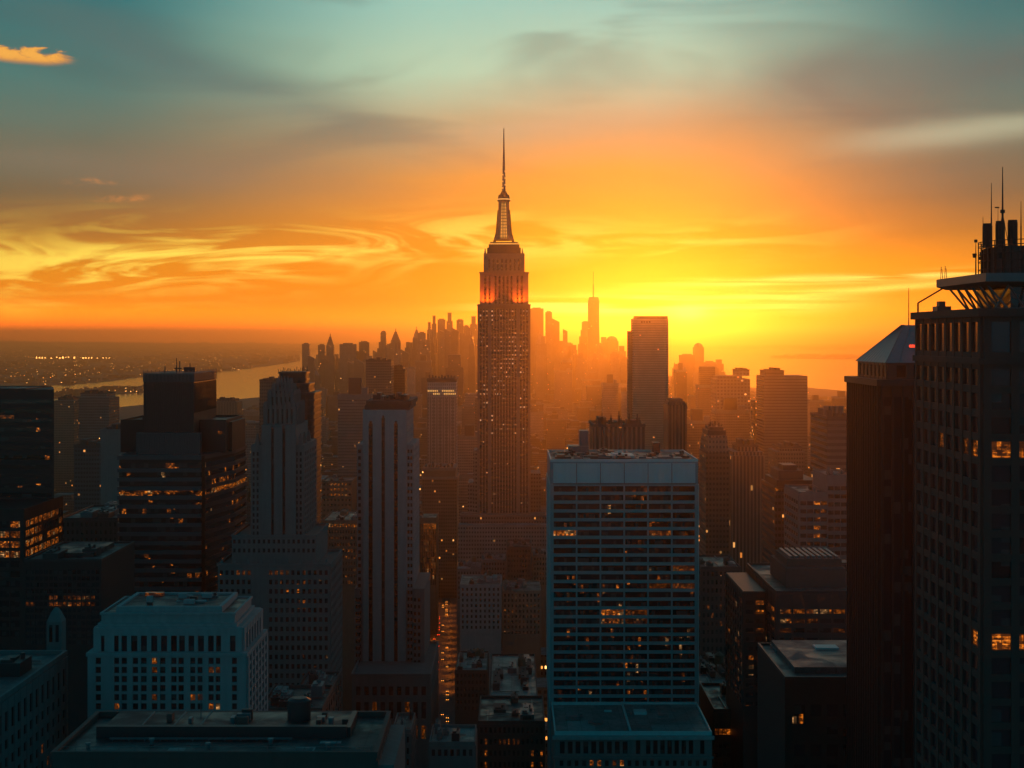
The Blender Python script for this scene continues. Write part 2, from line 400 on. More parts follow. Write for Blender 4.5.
class B:
    """One building: local x = world x - X0, local y = world y - Y, z = height above the street."""
    def __init__(s, name, label, cat, Y, xc, group=None):
        s.Y = Y; s.X0 = (xc-512)*Y/F
        s.o = bpy.data.objects.new(name, None); COL.objects.link(s.o); s.o.location = (s.X0, Y, 0)
        s.o.empty_display_size = 5
        tag(s.o, label, cat, group); s.panes = []; s.cache = {}
    def x(s, px, d=0.0): return (px-512)*(s.Y+d)/F-s.X0
    def z(s, py, d=0.0): return H-(py-HZ)*(s.Y+d)/F
    def part(s, name, mb, mats, parent=None, label=None):
        o = mb.build(name, mats, parent or s.o)
        if label: o['label'] = label
        return o
    def grid(s, mb, side, plane, cols, rows, a0, a1, z0, z1, t=.35, mat='glass', lit=None, dim=None, mullion=None, pname='window'):
        """piers and spandrels standing proud of a wall, with a pane in every opening"""
        def bx(aa, ab, oa, ob, za, zb, m=mb):
            if side == 'front': m.box(aa, ab, plane-ob, plane-oa, za, zb)
            elif side == 'left': m.box(plane-ob, plane-oa, aa, ab, za, zb)
            else: m.box(plane+oa, plane+ob, aa, ab, za, zb)
        edges = [a0]+[v for c in cols for v in c]+[a1]
        for i in range(0, len(edges), 2):
            if edges[i+1]-edges[i] > .02: bx(edges[i], edges[i+1], -.05, t, z0, z1)
        rows = sorted(rows)
        ze = [z0]+[v for r in rows for v in r]+[z1]
        for c0, c1 in cols:
            for i in range(0, len(ze), 2):
                if ze[i+1]-ze[i] > .02: bx(c0, c1, -.05, t-.07, ze[i], ze[i+1])
        nr = len(rows)
        for ci, (c0, c1) in enumerate(cols):
            for ri, (r0, r1) in enumerate(rows):
                k = (ci, nr-1-ri)                       # row 0 is the top one
                m = mat
                if lit and k in lit: m = 'lit'
                elif dim and k in dim: m = 'lit_dim'
                a, zc = (c0+c1)/2, (r0+r1)/2
                loc = (a, plane-.03, zc) if side == 'front' else ((plane-.03 if side == 'left' else plane+.03), a, zc)
                s.panes.append((pname, side == 'front', round(c1-c0, 2), round(r1-r0, 2), m, loc))
    def finish(s):
        ps = sorted(s.panes, key=lambda p: (-p[2]*p[3]*(1.0 if p[1] else .35)*(1+.002*p[5][2]) if s.panes else 0))
        rest = {}
        for i, (nm, fr, w, h, m, loc) in enumerate(ps):
            if i < 100:
                k = (fr, w, h, m)
                if k not in s.cache:
                    q = MB(); hx, hy = (w/2-.02, .05) if fr else (.05, w/2-.02)
                    q.box(-hx, hx, -hy, hy, -h/2+.02, h/2-.02)
                    s.cache[k] = q.mesh(nm, m)
                o = bpy.data.objects.new(nm, s.cache[k]); COL.objects.link(o); o.parent = s.o; o.location = loc
                if m == 'lit': o['label'] = 'window lit orange from inside'
            else: rest.setdefault(nm, []).append((fr, w, h, m, loc))
        for nm, l in rest.items():
            mats = sorted({r[3] for r in l}); q = MB()
            for fr, w, h, m, (x, y, z) in l:
                hx, hy = (w/2-.02, .05) if fr else (.05, w/2-.02)
                q.box(x-hx, x+hx, y-hy, y+hy, z-h/2+.02, z+h/2-.02, mats.index(m))
            s.part(nm, q, mats)['kind'] = 'stuff'
    def roof(s, x0, x1, y0, y1, z, mat='grey_roof', wall='grey_stone', h=1.1, t=.45, units=3, seed=1, uh=1.0, tank=False, out=.0, umat='steel'):
        rf = s.part('roof', MB().box(x0+t+.01, x1-t-.01, y0+t+.01, y1-t-.01, z-.3, z+.15), mat)
        s.part('parapet', ring_boxes(MB(), x0-out, x1+out, y0-out, y1+out, z+.004, z+h, t+out), wall)
        r = random.Random(seed); w, d = x1-x0-2*t-1, y1-y0-2*t-1
        for i in range(units):
            a, c = r.uniform(.10, .24)*w, r.uniform(.12, .3)*d; hh = r.uniform(1.2, 3.4)*uh
            cx, cy2 = x0+t+.5+a/2+r.random()*(w-a), y0+t+.5+c/2+r.random()*(d-c)
            zz = z+.155+.012*i
            q = MB().box(cx-a/2, cx+a/2, cy2-c/2, cy2+c/2, zz, zz+hh)
            q.box(cx-a*.38, cx+a*.1, cy2-c*.38, cy2+c*.3, zz+hh+.003, zz+hh+.5)
            for k in range(r.randint(1, 3)):
                q.cyl(cx+r.uniform(-.3, .3)*a, cy2+r.uniform(-.3, .3)*c, zz+hh+.004, zz+hh+r.uniform(.7, 1.3), min(a, c)*.1, n=10)
            s.part('mechanical_unit', q, r.choice([umat, 'dark_metal', wall]), rf)
        if units:
            q = MB()
            for i in range(units+1):
                xa, ya = x0+t+.6+r.random()*w*.9, y0+t+.6+r.random()*d*.9
                if r.random() < .5: q.box(xa, min(xa+w*r.uniform(.2, .5), x1-t-.6), ya, ya+.35, z+.3+.04*i, z+.62+.04*i)
                else: q.box(xa, xa+.35, ya, min(ya+d*r.uniform(.2, .5), y1-t-.6), z+.31+.04*i, z+.63+.04*i)
            s.part('duct', q, umat, rf)
        if tank: water_tank(s, x0+w*.75, y0+d*.6, z, parent=rf)
def water_tank(bd, x, y, z, r=1.9, parent=None):
    q = MB()
    for sx in (-1, 1):
        for sy in (-1, 1): q.box(x+sx*r*.62-.12, x+sx*r*.62+.12, y+sy*r*.62-.12, y+sy*r*.62+.12, z+.15, z+3.2)
    q.cyl(x, y, z+3.2, z+6.6, r, r*.96, 14); q.cyl(x, y, z+6.603, z+8.0, r*1.05, .1, 14)
    bd.part('water_tank', q, 'tank', parent)
def spread(a0, a1, n, fill, edge=0.0):
    """n equal openings between a0 and a1, each a share `fill` of its bay"""
    p = (a1-a0-2*edge)/n
    return [(a0+edge+p*(i+.5-fill/2), a0+edge+p*(i+.5+fill/2)) for i in range(n)]

# ------------------------------------------------------------------ the setting
def sheet(name, pts, z, mat, th=0.0):
    q = MB()
    if th: q.prism(pts, z-th, z)
    else:
        q.v = [(x, y, z) for x, y in pts]; q.face(list(range(len(pts))))
    o = q.build(name, mat); o['kind'] = 'structure'
    return o
def ccw(pts):
    a = sum(pts[i][0]*pts[(i+1) % len(pts)][1]-pts[(i+1) % len(pts)][0]*pts[i][1] for i in range(len(pts)))
    return pts if a > 0 else pts[::-1]
m, n, p = mat_base('water')
pos = n.new('ShaderNodeNewGeometry').outputs['Position']
p.inputs['Base Color'].default_value = (.02, .025, .03, 1); p.inputs['Roughness'].default_value = .13
bp = n.new('ShaderNodeBump'); bp.inputs['Strength'].default_value = .04; bp.inputs['Distance'].default_value = 1.0
n.put(bp.inputs['Height'], n.noise(pos, .02, 5, .6)); n.put(p.inputs['Normal'], bp.outputs[0])
M['water'] = m
def land_mat(name, c, c2, sc):
    m, n, p = mat_base(name)
    pos = n.new('ShaderNodeNewGeometry').outputs['Position']
    n.put(p.inputs['Base Color'], n.mix(n.sm(n.noise(pos, sc, 6, .7), .35, .65), c, c2)); p.inputs['Roughness'].default_value = .9
    return m
M['ground'] = land_mat('ground', (.05, .05, .05), (.08, .075, .07), .02)
M['land'] = land_mat('land', (.05, .055, .03), (.09, .08, .065), .0012)
FAR = 60000.0
sheet('water', [(-FAR*.9, -1500), (FAR*.9, -1500), (FAR*.9, FAR), (-FAR*.9, FAR)], -1.5, 'water')
shore = [(-260, 425), (0, 412), (60, 406), (110, 408), (160, 403), (215, 401), (262, 397), (300, 386), (380, 379), (520, 377), (650, 379), (705, 385), (760, 388), (800, 387), (860, 392), (1100, 398), (1320, 410)]
P = [ground_at(*q) for q in shore]
P = [(-2600, -1400)]+[(-2600, P[0][1]*.8)]+P+[(2600, P[-1][1]*.8), (2600, -1400)]
sheet('ground', ccw(P), 0, 'ground', 6)
farp = [(-900, 400), (0, 386), (60, 385), (112, 381), (128, 378), (150, 376.5), (190, 374), (222, 371), (268, 366), (300, 361), (300, 352), (340, 349), (420, 347.5)]
P = [ground_at(*q) for q in farp]+[(-9000, FAR-400), (-50000, FAR-400), (-50000, 6000)]
sheet('far_shore', ccw(P), .5, 'land', 5)
P = [ground_at(*q) for q in [(560, 347.2), (700, 347), (800, 347.6), (900, 349), (1010, 351), (1300, 356)]]+[(50000, FAR-500), (3000, FAR-500)]
sheet('far_coast', ccw(P), .5, 'land', 5)
sheet('island', ccw([ground_at(*q) for q in [(50, 397), (75, 397.5), (100, 395.5), (130, 393), (165, 390.5), (150, 388.6), (110, 389.5), (70, 391.5), (50, 394)]]), .6, 'land', 5)
sheet('harbour_island', ccw([ground_at(*q) for q in [(772, 357.5), (800, 358.8), (850, 359.3), (930, 358.5), (1000, 357), (930, 355), (830, 354.8), (795, 355.6)]]), .6, 'land', 5)
def low_hill(name, x0, x1, y, hgt, seed):
    r = random.Random(seed); q = MB(); n_ = 40; top, a, c = [], [], []
    for i in range(n_+1):
        f = i/n_; xx = x0+(x1-x0)*f; hh = hgt*math.sin(math.pi*f)**.6*(.75+.25*math.sin(f*9+seed))+r.uniform(0, 12)
        top.append((xx, y, max(2, hh))); a.append((xx, y-1400, 0)); c.append((xx, y+1400, 0))
    q.v = a+top+c; k = n_+1
    for i in range(n_):
        q.face([i, i+1, k+i+1, k+i]); q.face([k+i, k+i+1, 2*k+i+1, 2*k+i])
    tag(q.build(name, 'land'), kind='structure')
low_hill('hills', -40000, -3000, 50000, 150, 2); low_hill('hills', 6000, 42000, 48000, 140, 5)

# ------------------------------------------------------------------ the great stepped skyscraper
e = B('skyscraper', 'tall stepped skyscraper with an orange-lit crown and needle mast at the centre of the skyline', 'skyscraper', 1290, 503.5)
X, Z = e.x, e.z
K = 1290/F
q = MB(); xl, xr = X(478.2), X(529.6); zs = Z(306)
q.box(xl, xr, 1.2, 44, 0, zs)                       # shaft core
cols = []
groups = [(0.02, .20, 3), (.245, .755, 9), (.80, .98, 3)]
for g0, g1, n_ in groups: cols += spread(xl+(xr-xl)*g0, xl+(xr-xl)*g1, n_, .52)
ed = [xl]+[v for c in cols for v in c]+[xr]
for i in range(0, len(ed), 2): q.box(ed[i], ed[i+1], 1.15, 0 if not (.22 < ((ed[i]+ed[i+1])/2-xl)/(xr-xl) < .78) else .5, 60, zs)
ycol = spread(1.5, 43.5, 9, .5)
for s_, xx in ((-1, xl), (1, xr)):
    ee = [1.2]+[v for c in ycol for v in c]+[44]
    for i in range(0, len(ee), 2): q.box(xx-.05*s_, xx+.7*s_, ee[i], ee[i+1], 60, zs-.01)
e.part('wall', q, 'limestone')
for c0, c1 in cols:
    e.part('window_strip', MB().box(c0+.02, c1-.02, .95, 1.24, 62, zs-2.5), 'strip')
for s_, xx in ((-1, xl), (1, xr)):
    for c0, c1 in ycol: e.part('window_strip', MB().box(xx-.02*s_, xx+.25*s_, c0+.02, c1-.02, 62, zs-3), 'strip')
e.part('cornice', ring_boxes(MB(), xl-.9, xr+.9, -.6, 45, zs+.004, zs+1.6, 1.6), 'limestone')
# crown block
q = MB(); a0, a1, zc = X(479.8), X(528.4), Z(273)
q.box(a0, a1, 3, 42, zs+.01, zc)
cc = [(X(484), X(486.4)), (X(488.5), X(490.5)), (X(516.5), X(518.5)), (X(520.6), X(523))]
mid_c = spread(X(493.5), X(513.5), 5, .5)
allc = sorted(cc+mid_c)
ed = [a0]+[v for c in allc for v in c]+[a1]
for i in range(0, len(ed), 2): q.box(ed[i], ed[i+1], 2.95, 2.2 if ed[i] < X(493) or ed[i] > X(513) else 1.2, zs+.02, zc-.5)
e.part('crown_wall', q, 'limestone')
for c0, c1 in allc: e.part('window_strip', MB().box(c0+.02, c1-.02, 2.7, 3.04, zs+2, zc-2.5), 'crown_strip')
e.part('crown_ledge', ring_boxes(MB(), a0-.5, a1+.5, 1.8, 42.5, zc+.004, zc+1.0, 1.4), 'limestone')
# upper tier
q = MB(); b0, b1, zt = X(483.5), X(524.7), Z(253)
q.box(b0, b1, 6, 39, zc+.01, zt)
uc = spread(X(487), X(521), 8, .42)
ed = [b0]+[v for c in uc for v in c]+[b1]
for i in range(0, len(ed), 2): q.box(ed[i], ed[i+1], 5.95, 5.3, zc+.02, zt-3)
e.part('upper_tier', q, 'limestone')
for c0, c1 in uc: e.part('window_strip', MB().box(c0+.02, c1-.02, 5.7, 6.04, zc+2.5, zt-5), 'crown_strip')
for sx in (X(485), X(522.5)):
    e.part('pinnacle', MB().frus(sx-.9, sx+.9, 6.2, 8, zt+.01, sx-.3, sx+.3, 6.8, 7.4, zt+4.5), 'limestone')
q = MB(); q.box(X(486.8), X(521), 9, 36, zt+.01, Z(247)); q.box(X(488.5), X(519.5), 10.5, 34.5, Z(247)+.004, Z(243.6)); q.box(X(490), X(518), 12, 33, Z(243.6)+.004, Z(241))
ot = e.part('observation_tier', q, 'dark_stone')
e.part('balustrade', ring_boxes(MB(), X(489.2), X(518.8), 11.2, 33.8, Z(243.6)+.01, Z(242.2), .35), 'mast_light', ot, label='lit rim of the observation deck')
# mooring mast
cx, cyy = X(503.7), 22.5
q = MB(); ht = [(238.6, 10.2), (234, 7.6), (226, 6.4), (214, 5.8), (199, 5.4)]
q.loft([[(cx+s1*w*K*k1, cyy+s2*w*K*k2, Z(y)+.01) for s1, s2, k1, k2 in ((-1, -1, .55, 1), (1, -1, .55, 1), (1, -1, 1, .55), (1, 1, 1, .55), (1, 1, .55, 1), (-1, 1, .55, 1), (-1, 1, 1, .55), (-1, -1, 1, .55))] for y, w in ht])
mm = e.part('mooring_mast', q, 'limestone')
q = MB(); q.frus(cx-3.2*K, cx+3.2*K, cyy-10.4*K, cyy+10.4*K, Z(237), cx-2.0*K, cx+2.0*K, cyy-6.3*K, cyy+6.3*K, Z(200.5))
e.part('mast_window', q, 'mast_light', mm, label='tall lit window of the mooring mast')
q = MB()
for k in range(12):
    t_ = k/11; yy_ = 236.5-t_*35; hw = (3.4-1.2*t_)*K; yo = cyy-(10.6-4.0*t_)*K*1.005
    q.box(cx-hw, cx+hw, yo-.35, yo+1.2, Z(yy_), Z(yy_)+.55)
for s_ in (-1, 0, 1): q.tube((cx+s_*1.6*K, cyy-10.7*K, Z(237)), (cx+s_*1.0*K, cyy-6.6*K, Z(200.5)), .28, 5)
e.part('mast_lattice', q, 'dark_stone', mm)
for s_ in (-1, 1):
    q = MB(); q.loft([[(cx+s_*9.6*K-1.2, cyy-3, Z(241)+.01), (cx+s_*9.6*K+1.2, cyy-3, Z(241)+.01), (cx+s_*9.6*K+1.2, cyy+3, Z(241)+.01), (cx+s_*9.6*K-1.2, cyy+3, Z(241)+.01)], [(cx+s_*7.3*K-.9, cyy-2.2, Z(231)), (cx+s_*7.3*K+.9, cyy-2.2, Z(231)), (cx+s_*7.3*K+.9, cyy+2.2, Z(231)), (cx+s_*7.3*K-.9, cyy+2.2, Z(231))],
                   [(cx+s_*5.7*K-.6, cyy-1.5, Z(208)), (cx+s_*5.7*K+.6, cyy-1.5, Z(208)), (cx+s_*5.7*K+.6, cyy+1.5, Z(208)), (cx+s_*5.7*K-.6, cyy+1.5, Z(208))]])
    e.part('buttress', q, 'dark_stone', mm)
q = MB(); q.cyl(cx, cyy, Z(199)+.02, Z(197.5), 6.6*K, n=20); q.cyl(cx, cyy, Z(196.6), Z(192.5), 6.2*K, 5.4*K, 20); q.cyl(cx, cyy, Z(192.4), Z(188.5), 4.2*K, 2.2*K, 20)
mc = e.part('mast_cap', q, 'dark_stone')
e.part('light_ring', MB().cyl(cx, cyy, Z(197.45), Z(196.65), 6.5*K, n=20), 'gold', mc)
q = MB(); zb = Z(188.6)
q.cyl(cx, cyy, zb, Z(172), 1.7*K, 1.5*K, 10); q.cyl(cx, cyy, Z(172), Z(150), 1.4*K, 1.0*K, 10); q.cyl(cx, cyy, Z(150), Z(124.5), .95*K, .38*K, 8)
for i in range(9):
    zz = zb+i*2.9; q.cyl(cx, cyy, zz+1, zz+1.5, 2.4*K-.12*i*K, n=10)
an = e.part('antenna', q, 'steel')
for i in range(6):
    zz = zb+2.2+i*2.9; e.part('beacon', MB().cyl(cx+(.9 if i % 2 else -.9), cyy-1.6, zz, zz+.9, .5, n=8), 'gold', an)
# shoulders and base
q = MB()
q.box(X(473.2), xl-.01, 9, 46, 0, Z(451.5)); q.box(X(467.5), xr+9, 14, 50, 0, Z(484)-.2); q.box(xr+.75, X(541), 12.5, 48, 0, Z(475))
q.box(X(461), X(546), -14, 13.9, 0, Z(514)); 
e.part('shoulder_wall', q, 'f_grey')
q = MB(); q.box(X(459.5), X(547), -26, -14.01, 0, Z(521)); e.part('base_wall', q, 'f_grey')
e.part('parapet', ring_boxes(MB(), X(460.6), X(546.4), -14.4, -.7, Z(514)+.004, Z(512.8), .8), 'limestone')
for sx in (X(484.6), X(489.5), X(517.5), X(522.6)):
    fl = bpy.data.lights.new('floodlight', 'SPOT'); fl.energy = 34000; fl.color = (1, .10, .003); fl.spot_size = math.radians(120); fl.spot_blend = .8; fl.shadow_soft_size = .6
    fo = bpy.data.objects.new('floodlight', fl); COL.objects.link(fo); fo.parent = e.o
    fo.location = (sx, -3.2, zs+1.7); fo.rotation_euler = Vector((0, -.42, -1)).to_track_quat('Z', 'Y').to_euler()

# ------------------------------------------------------------------ white-framed slab, right of centre
e = B('office_slab', 'teal-white gridded office slab with scattered lit offices right of the central street', 'office building', 520, 624)
X, Z = e.x, e.z; x0, x1 = X(550.3), X(698.3); zt, z0, D = Z(462), Z(707), 46
q = MB().box(x0, x1, .6, D, 0, zt)
cols = spread(x0+.9, x1-.9, 6, .935); rows = []
for i in range(25):
    za = Z(485.2+8.82*i); rows.append((za-2.30, za-.32))
lit = {(0, 5), (2, 14), (3, 14), (3, 5)}
e.grid(q, 'front', .6, cols, rows, x0, x1, Z(708), Z(484.4), t=.6, mat='glass_slab', lit={(0, 5), (2, 14)}, dim={(2, 15), (3, 15), (5, 11), (4, 11), (3, 14), (5, 9), (4, 5)})
e.part('wall', q, 'teal_frame')
for i in range(6):
    c0, c1 = spread(x0+.9, x1-.9, 6, .97)[i]
    e.part('blind_panel', MB().box(c0, c1, .1, .58, Z(483.2), Z(463.6)), 'teal_panel')
yc = spread(2, D-2, 11, .8)
q = MB(); e.grid(q, 'left', x0, yc, rows, .6, D, Z(708), Z(484.4), t=.3, mat='glass')
e.grid(q, 'right', x1, yc, rows, .6, D, Z(708), Z(484.4), t=.3, mat='glass'); e.part('side_wall', q, 'teal_panel')
e.roof(x0, x1, .6, D, zt, 'grey_roof', 'teal_panel', h=.9, units=14, seed=4, uh=.28)
for i in range(5):
    c0 = spread(x0+.9, x1-.9, 6, .97)[i][1]; e.part('panel_seam', MB().box(c0+.02, c0+.24, .12, .58, Z(483.2), Z(463.6)), 'dark_metal')
e.part('panel_seam', MB().box(x0+.9, x1-.9, .1, .58, Z(484.4)+.01, Z(483.4)), 'dark_metal')
q = MB(); q.box(X(568, 40), X(588, 40), 34, 44, zt+.2, zt+3); q.box(X(579, 40), X(588, 40), 35, 43, zt+3.003, zt+8.6)
e.part('lift_house', q, 'steel')
q = MB().box(X(652, 42), X(659, 42), 38, 44, zt+.2, zt+4); e.part('vent_house', q, 'dark_metal')
# podium
zp = 132.6; px0, px1 = X(554.6, -39), X(711.8, -39); q = MB().box(px0, px1, -39, .05, 0, zp)
s0 = px0+(px1-px0)*.485
colsA = spread(px0+1.2, s0-.6, 9, .62); e.grid(q, 'front', -39, colsA, [(zp-5.8, zp-1.9)], px0, s0, zp-6.6, zp-1.2, t=.5)
colsB = [(s0+1.6, s0+3.0)]+spread(s0+4.4, px1-5.6, 7, .62)+[(px1-3.8, px1-2.4)]
e.grid(q, 'front', -39, colsB, [(zp-5.9, zp-1.5)], s0+.01, px1, zp-6.6, zp-1.2, t=.7)
low = spread(px0+1, px1-1, 20, .5)
e.grid(q, 'front', -39, low, [(zp-9.8, zp-8.0), (zp-14, zp-11.6)], px0, px1, zp-16, zp-7.4, t=.4, lit={(4, 0), (5, 0), (8, 0)}, dim={(7, 0)})
q.box(px0-.5, px1+.5, -40.0, -39.02, zp-7.35, zp-6.65)
e.part('podium_wall', q, 'grey_stone')
e.part('podium_cornice', MB().box(px0-.7, px1+.7, -40.2, -39.02, zp-1.15, zp-.1), 'pale_stone')
e.part('podium_roof', MB().box(px0+.5, s0-.4, -38.5, -.3, zp+.0, zp+.3), 'pale_roof')
e.part('podium_roof', MB().box(s0+.4, px1-.5, -38.5, -.3, zp+.02, zp+.5), 'pale_roof')
q = ring_boxes(MB(), px0, px1, -39.2, 0, zp+.006, zp+1.3, .45); q.box(s0-.25, s0+.25, -38.7, -.5, zp+.31, zp+1.5)
e.part('podium_parapet', q, 'teal_panel')
r = random.Random(5)
for i in range(9):
    ux, uy = r.uniform(px0+3, px1-8), r.uniform(-34, -8); a, c = r.uniform(1, 5), r.uniform(1, 4)
    e.part('roof_hatch', MB().box(ux, ux+a, uy, uy+c, zp+.51, zp+.8+r.random()*.9), r.choice(['steel', 'grey_stone', 'teal_panel']))
e.finish()

# ------------------------------------------------------------------ brown grid tower at the right edge
e = B('corner_tower', 'dark brown gridded tower at the right edge topped by a trussed platform and antennas', 'office tower', 210, 983)
Z = e.z; zt = 263.9; Dp = 34; xr = 44
q = MB().box(0, xr, 0, Dp, 0, zt)
rowsz = [(zt-5.9, zt-1.6)]+[(zt-10.6-3.36*i, zt-8.3-3.36*i) for i in range(26)]
lc = spread(.6, Dp-.3, 8, .72)
e.grid(q, 'left', 0, lc, rowsz, 0, Dp, 160, zt-.1, t=.4, mat='glass', lit={(0, 4), (0, 12)}, dim={(1, 4), (4, 4)})
fc = spread(.5, xr-.5, 11, .70)
e.grid(q, 'front', 0, fc, rowsz, 0, xr, 160, zt-.1, t=.4, mat='glass', lit={(0, 4), (1, 4), (0, 12), (1, 12)})
q.box(-.8, xr, -.8, -.42, zt-7.6, zt-6.7); q.box(-.8, -.42, -.41, Dp, zt-7.6, zt-6.7)
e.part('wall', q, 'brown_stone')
q = ring_boxes(MB(), -.9, xr+.9, -.9, Dp+.9, zt-.9, zt+.25, 1.4); e.part('cornice', q, 'brown_stone')
e.part('roof', MB().box(.6, xr-.6, .6, Dp-.6, zt-.4, zt-.05), 'dark_roof')
zs0, zs1 = 267.5, 269.2
q = MB().loft([[(2.2, 3, zs0), (38, 3, zs0), (38, 25.5, zs0), (2.2, 25.5, zs0)], [(1.0, 1.8, zs0+.5), (39, 1.8, zs0+.5), (39, 26.6, zs0+.5), (1.0, 26.6, zs0+.5)], [(1.0, 1.8, zs1), (39, 1.8, zs1), (39, 26.6, zs1), (1.0, 26.6, zs1)]])
pl = e.part('platform', q, 'steel')
e.part('platform_house', MB().box(6, 35, 6.5, 22, zt, zs0-.01), 'glass')
for i in range(6):
    ya = 3.2+i*3.7
    for yb in (ya+.2, ya+3.4) if i < 5 else (ya+.2,):
        e.part('truss_strut', MB().tube((2.3, ya+1.8 if yb != ya+.2 else ya+1.8, zs0), (4.6, yb, zt+.3), .16), 'steel', pl)
for i in range(8):
    xa = 2.5+i*4.4
    for xb in (xa, xa+4.2): e.part('truss_strut', MB().tube((xa+2.1, 3.1, zs0), (xb+.8, 4.8, zt+.3), .16), 'steel', pl)
e.part('truss_rail', MB().box(4.3, 35.5, 4.6, 5.0, zt+.1, zt+.45).box(4.3, 4.7, 5.01, 24, zt+.1, zt+.45), 'steel')
def drum_pt(px, dy): return ((px-512)*(210+dy)/F-e.X0, dy)
dcx, dcy = drum_pt(983, 14)[0]+9, 14
zd = 273.4
q = MB().cyl(dcx, dcy, zs1+.01, zd, 8.6, n=36)
for k in range(36):
    a = 2*math.pi*k/36; q.box(dcx+8.75*math.cos(a)-.12, dcx+8.75*math.cos(a)+.12, dcy+8.75*math.sin(a)-.12, dcy+8.75*math.sin(a)+.12, zs1+.02, zd-.1)
dr = e.part('drum', q, 'dark_metal')
q = MB()
for zz in (zs1+1.0, zs1+2.2, zs1+3.3, zd+.25, zd+.9):
    pts = [(dcx+9.3*math.cos(2*math.pi*k/40), dcy+9.3*math.sin(2*math.pi*k/40), zz) for k in range(41)]
    for k in range(40): q.tube(pts[k], pts[k+1], .07, 5)
for k in range(30):
    a = 2*math.pi*k/30; q.tube((dcx+9.3*math.cos(a), dcy+9.3*math.sin(a), zs1+.02), (dcx+9.3*math.cos(a), dcy+9.3*math.sin(a), zd+1.0), .07, 5)
e.part('gantry', q, 'black_metal', dr)
rr = random.Random(3)
for k in range(14):
    a = 2*math.pi*(k+.3)/14; gx, gy = dcx+9.8*math.cos(a), dcy+9.8*math.sin(a); zz = zs1+rr.uniform(.6, 3.4)
    e.part('dish', MB().cyl(gx, gy, zz, zz+rr.uniform(.4, .9), .28, .34, 8), 'black_metal', dr)
for px0_, px1_, yt in ((983, 991.8, 223.5), (996, 1004.4, 221), (1008.2, 1017, 220)):
    xa, xb = drum_pt(px0_, 12)[0], drum_pt(px1_, 12)[0]; rad = (xb-xa)/2; cxx = (xa+xb)/2
    zt2 = H-(yt-HZ)*222/F
    q = MB().cyl(cxx, 12, zd+.3, zt2, rad, n=24); q.cyl(cxx, 12, zt2-.35, zt2-.1, rad*1.04, n=24); q.box(cxx-.1, cxx+.1, 12-rad-.06, 12-rad+.1, zd+.3, zt2-.4)
    for k in range(16):
        a = 2*math.pi*k/16; q.box(cxx+rad*math.cos(a)-.05, cxx+rad*math.cos(a)+.05, 12+rad*math.sin(a)-.05, 12+rad*math.sin(a)+.05, zd+.4, zt2-.36)
    e.part('exhaust_stack', q, 'black_metal', dr)
    e.part('stack_support', MB().box(cxx-rad*.8, cxx+rad*.8, 11.2, 12.8, zd-.05, zd+.3), 'black_metal')
for px_, yt, r_, dy in ((1002.6, 167, .16, 9.5), (991.4, 183, .11, 9.5), (983, 217, .09, 9), (1021, 201, .10, 9.5), (975.8, 239, .09, 9), (1031, 190, .1, 9), (998, 208, .06, 9)):
    xx = (px_-512)*(210+dy)/F-e.X0; za, zb = (zd if px_ > 980 else zs1), H-(yt-HZ)*(210+dy)/F
    q = MB().cyl(xx, dy, za-.3, za+(zb-za)*.45, r_*1.25, r_, 8); q.cyl(xx, dy, za+(zb-za)*.45, zb, r_*.9, r_*.35, 8)
    if px_ == 1002.6:
        q.cyl(xx, dy, za+(zb-za)*.42, za+(zb-za)*.46, r_*2.2, n=10)
        for s_ in (-1, 1): q.tube((xx+s_*.9, dy, za), (xx, dy, za+(zb-za)*.42), .05, 5)
    if px_ == 998: q.box(xx-.45, xx+.15, dy-.1, dy+.1, zb-.02, zb+.16)
    if px_ == 975.8: q.cyl(xx, dy, zb-.5, zb-.1, .25, n=8)
    e.part('antenna', q, 'black_metal')
xa = (918-512)*240/F-e.X0; xb = (943.5-512)*236/F-e.X0
q = MB().tube((xa, 30, zt+.2), (xa, 30, H-(303-HZ)*240/F), .14); q.tube((xa, 30, H-(303-HZ)*240/F), (xb, 26, H-(288-HZ)*236/F), .13)
e.part('boom', q, 'black_metal')
q = MB()
for k in range(4): q.tube((1.3, 22+k*1.1, zs1), (1.3+.2*(k % 2), 22.4+k*1.1, zs1+1.6+.4*(k % 2)), .05, 5)
e.part('whip_antenna', q, 'black_metal')
e.part('window_crane', MB().box(1.2, 3.4, 26.8, 29.5, zt+.15, zt+1.1).box(1.6, 2.6, 27.2, 28.6, zt+1.103, zt+1.9), 'steel')
e.finish()

# ------------------------------------------------------------------ black tower with a pyramid roof
e = B('pyramid_tower', 'black finned tower with a pale metal pyramid roof beside the brown corner tower', 'office tower', 300, 880)
X, Z = e.x, e.z; zt = 251.2; w = 30; D = 28
q = MB().box(0, w, 0, D, 0, zt)
for i in range(15):
    a = .4+i*(w-.8)/14; q.box(a-.22, a+.22, -.5, .05, 100, zt-.5)
for i in range(14):
    a = .4+i*(D-.8)/13; q.box(-.5, .05, a-.22, a+.22, 100, zt-.5)
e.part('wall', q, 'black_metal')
for i in range(14):
    a = .4+(i+.5)*(w-.8)/14; e.part('window_strip', MB().box(a-.7, a+.7, -.06, .04, 100, zt-3), 'glass')
for i in range(13):
    a = .4+(i+.5)*(D-.8)/13; e.part('window_strip', MB().box(-.06, .04, a-.7, a+.7, 100, zt-3), 'glass')
e.part('parapet', ring_boxes(MB(), -.8, w+.8, -.8, D+.8, zt-.8, zt+.5, 1.2), 'dark_metal')
zu = 255.0; q = MB().box(2, w-2, 2, D-1, zt, zu)
e.grid(q, 'left', 2, spread(2.6, D-2, 7, .55), [(zt+.9, zu-.5)], 2, D-1, zt+.1, zu-.02, t=.25)
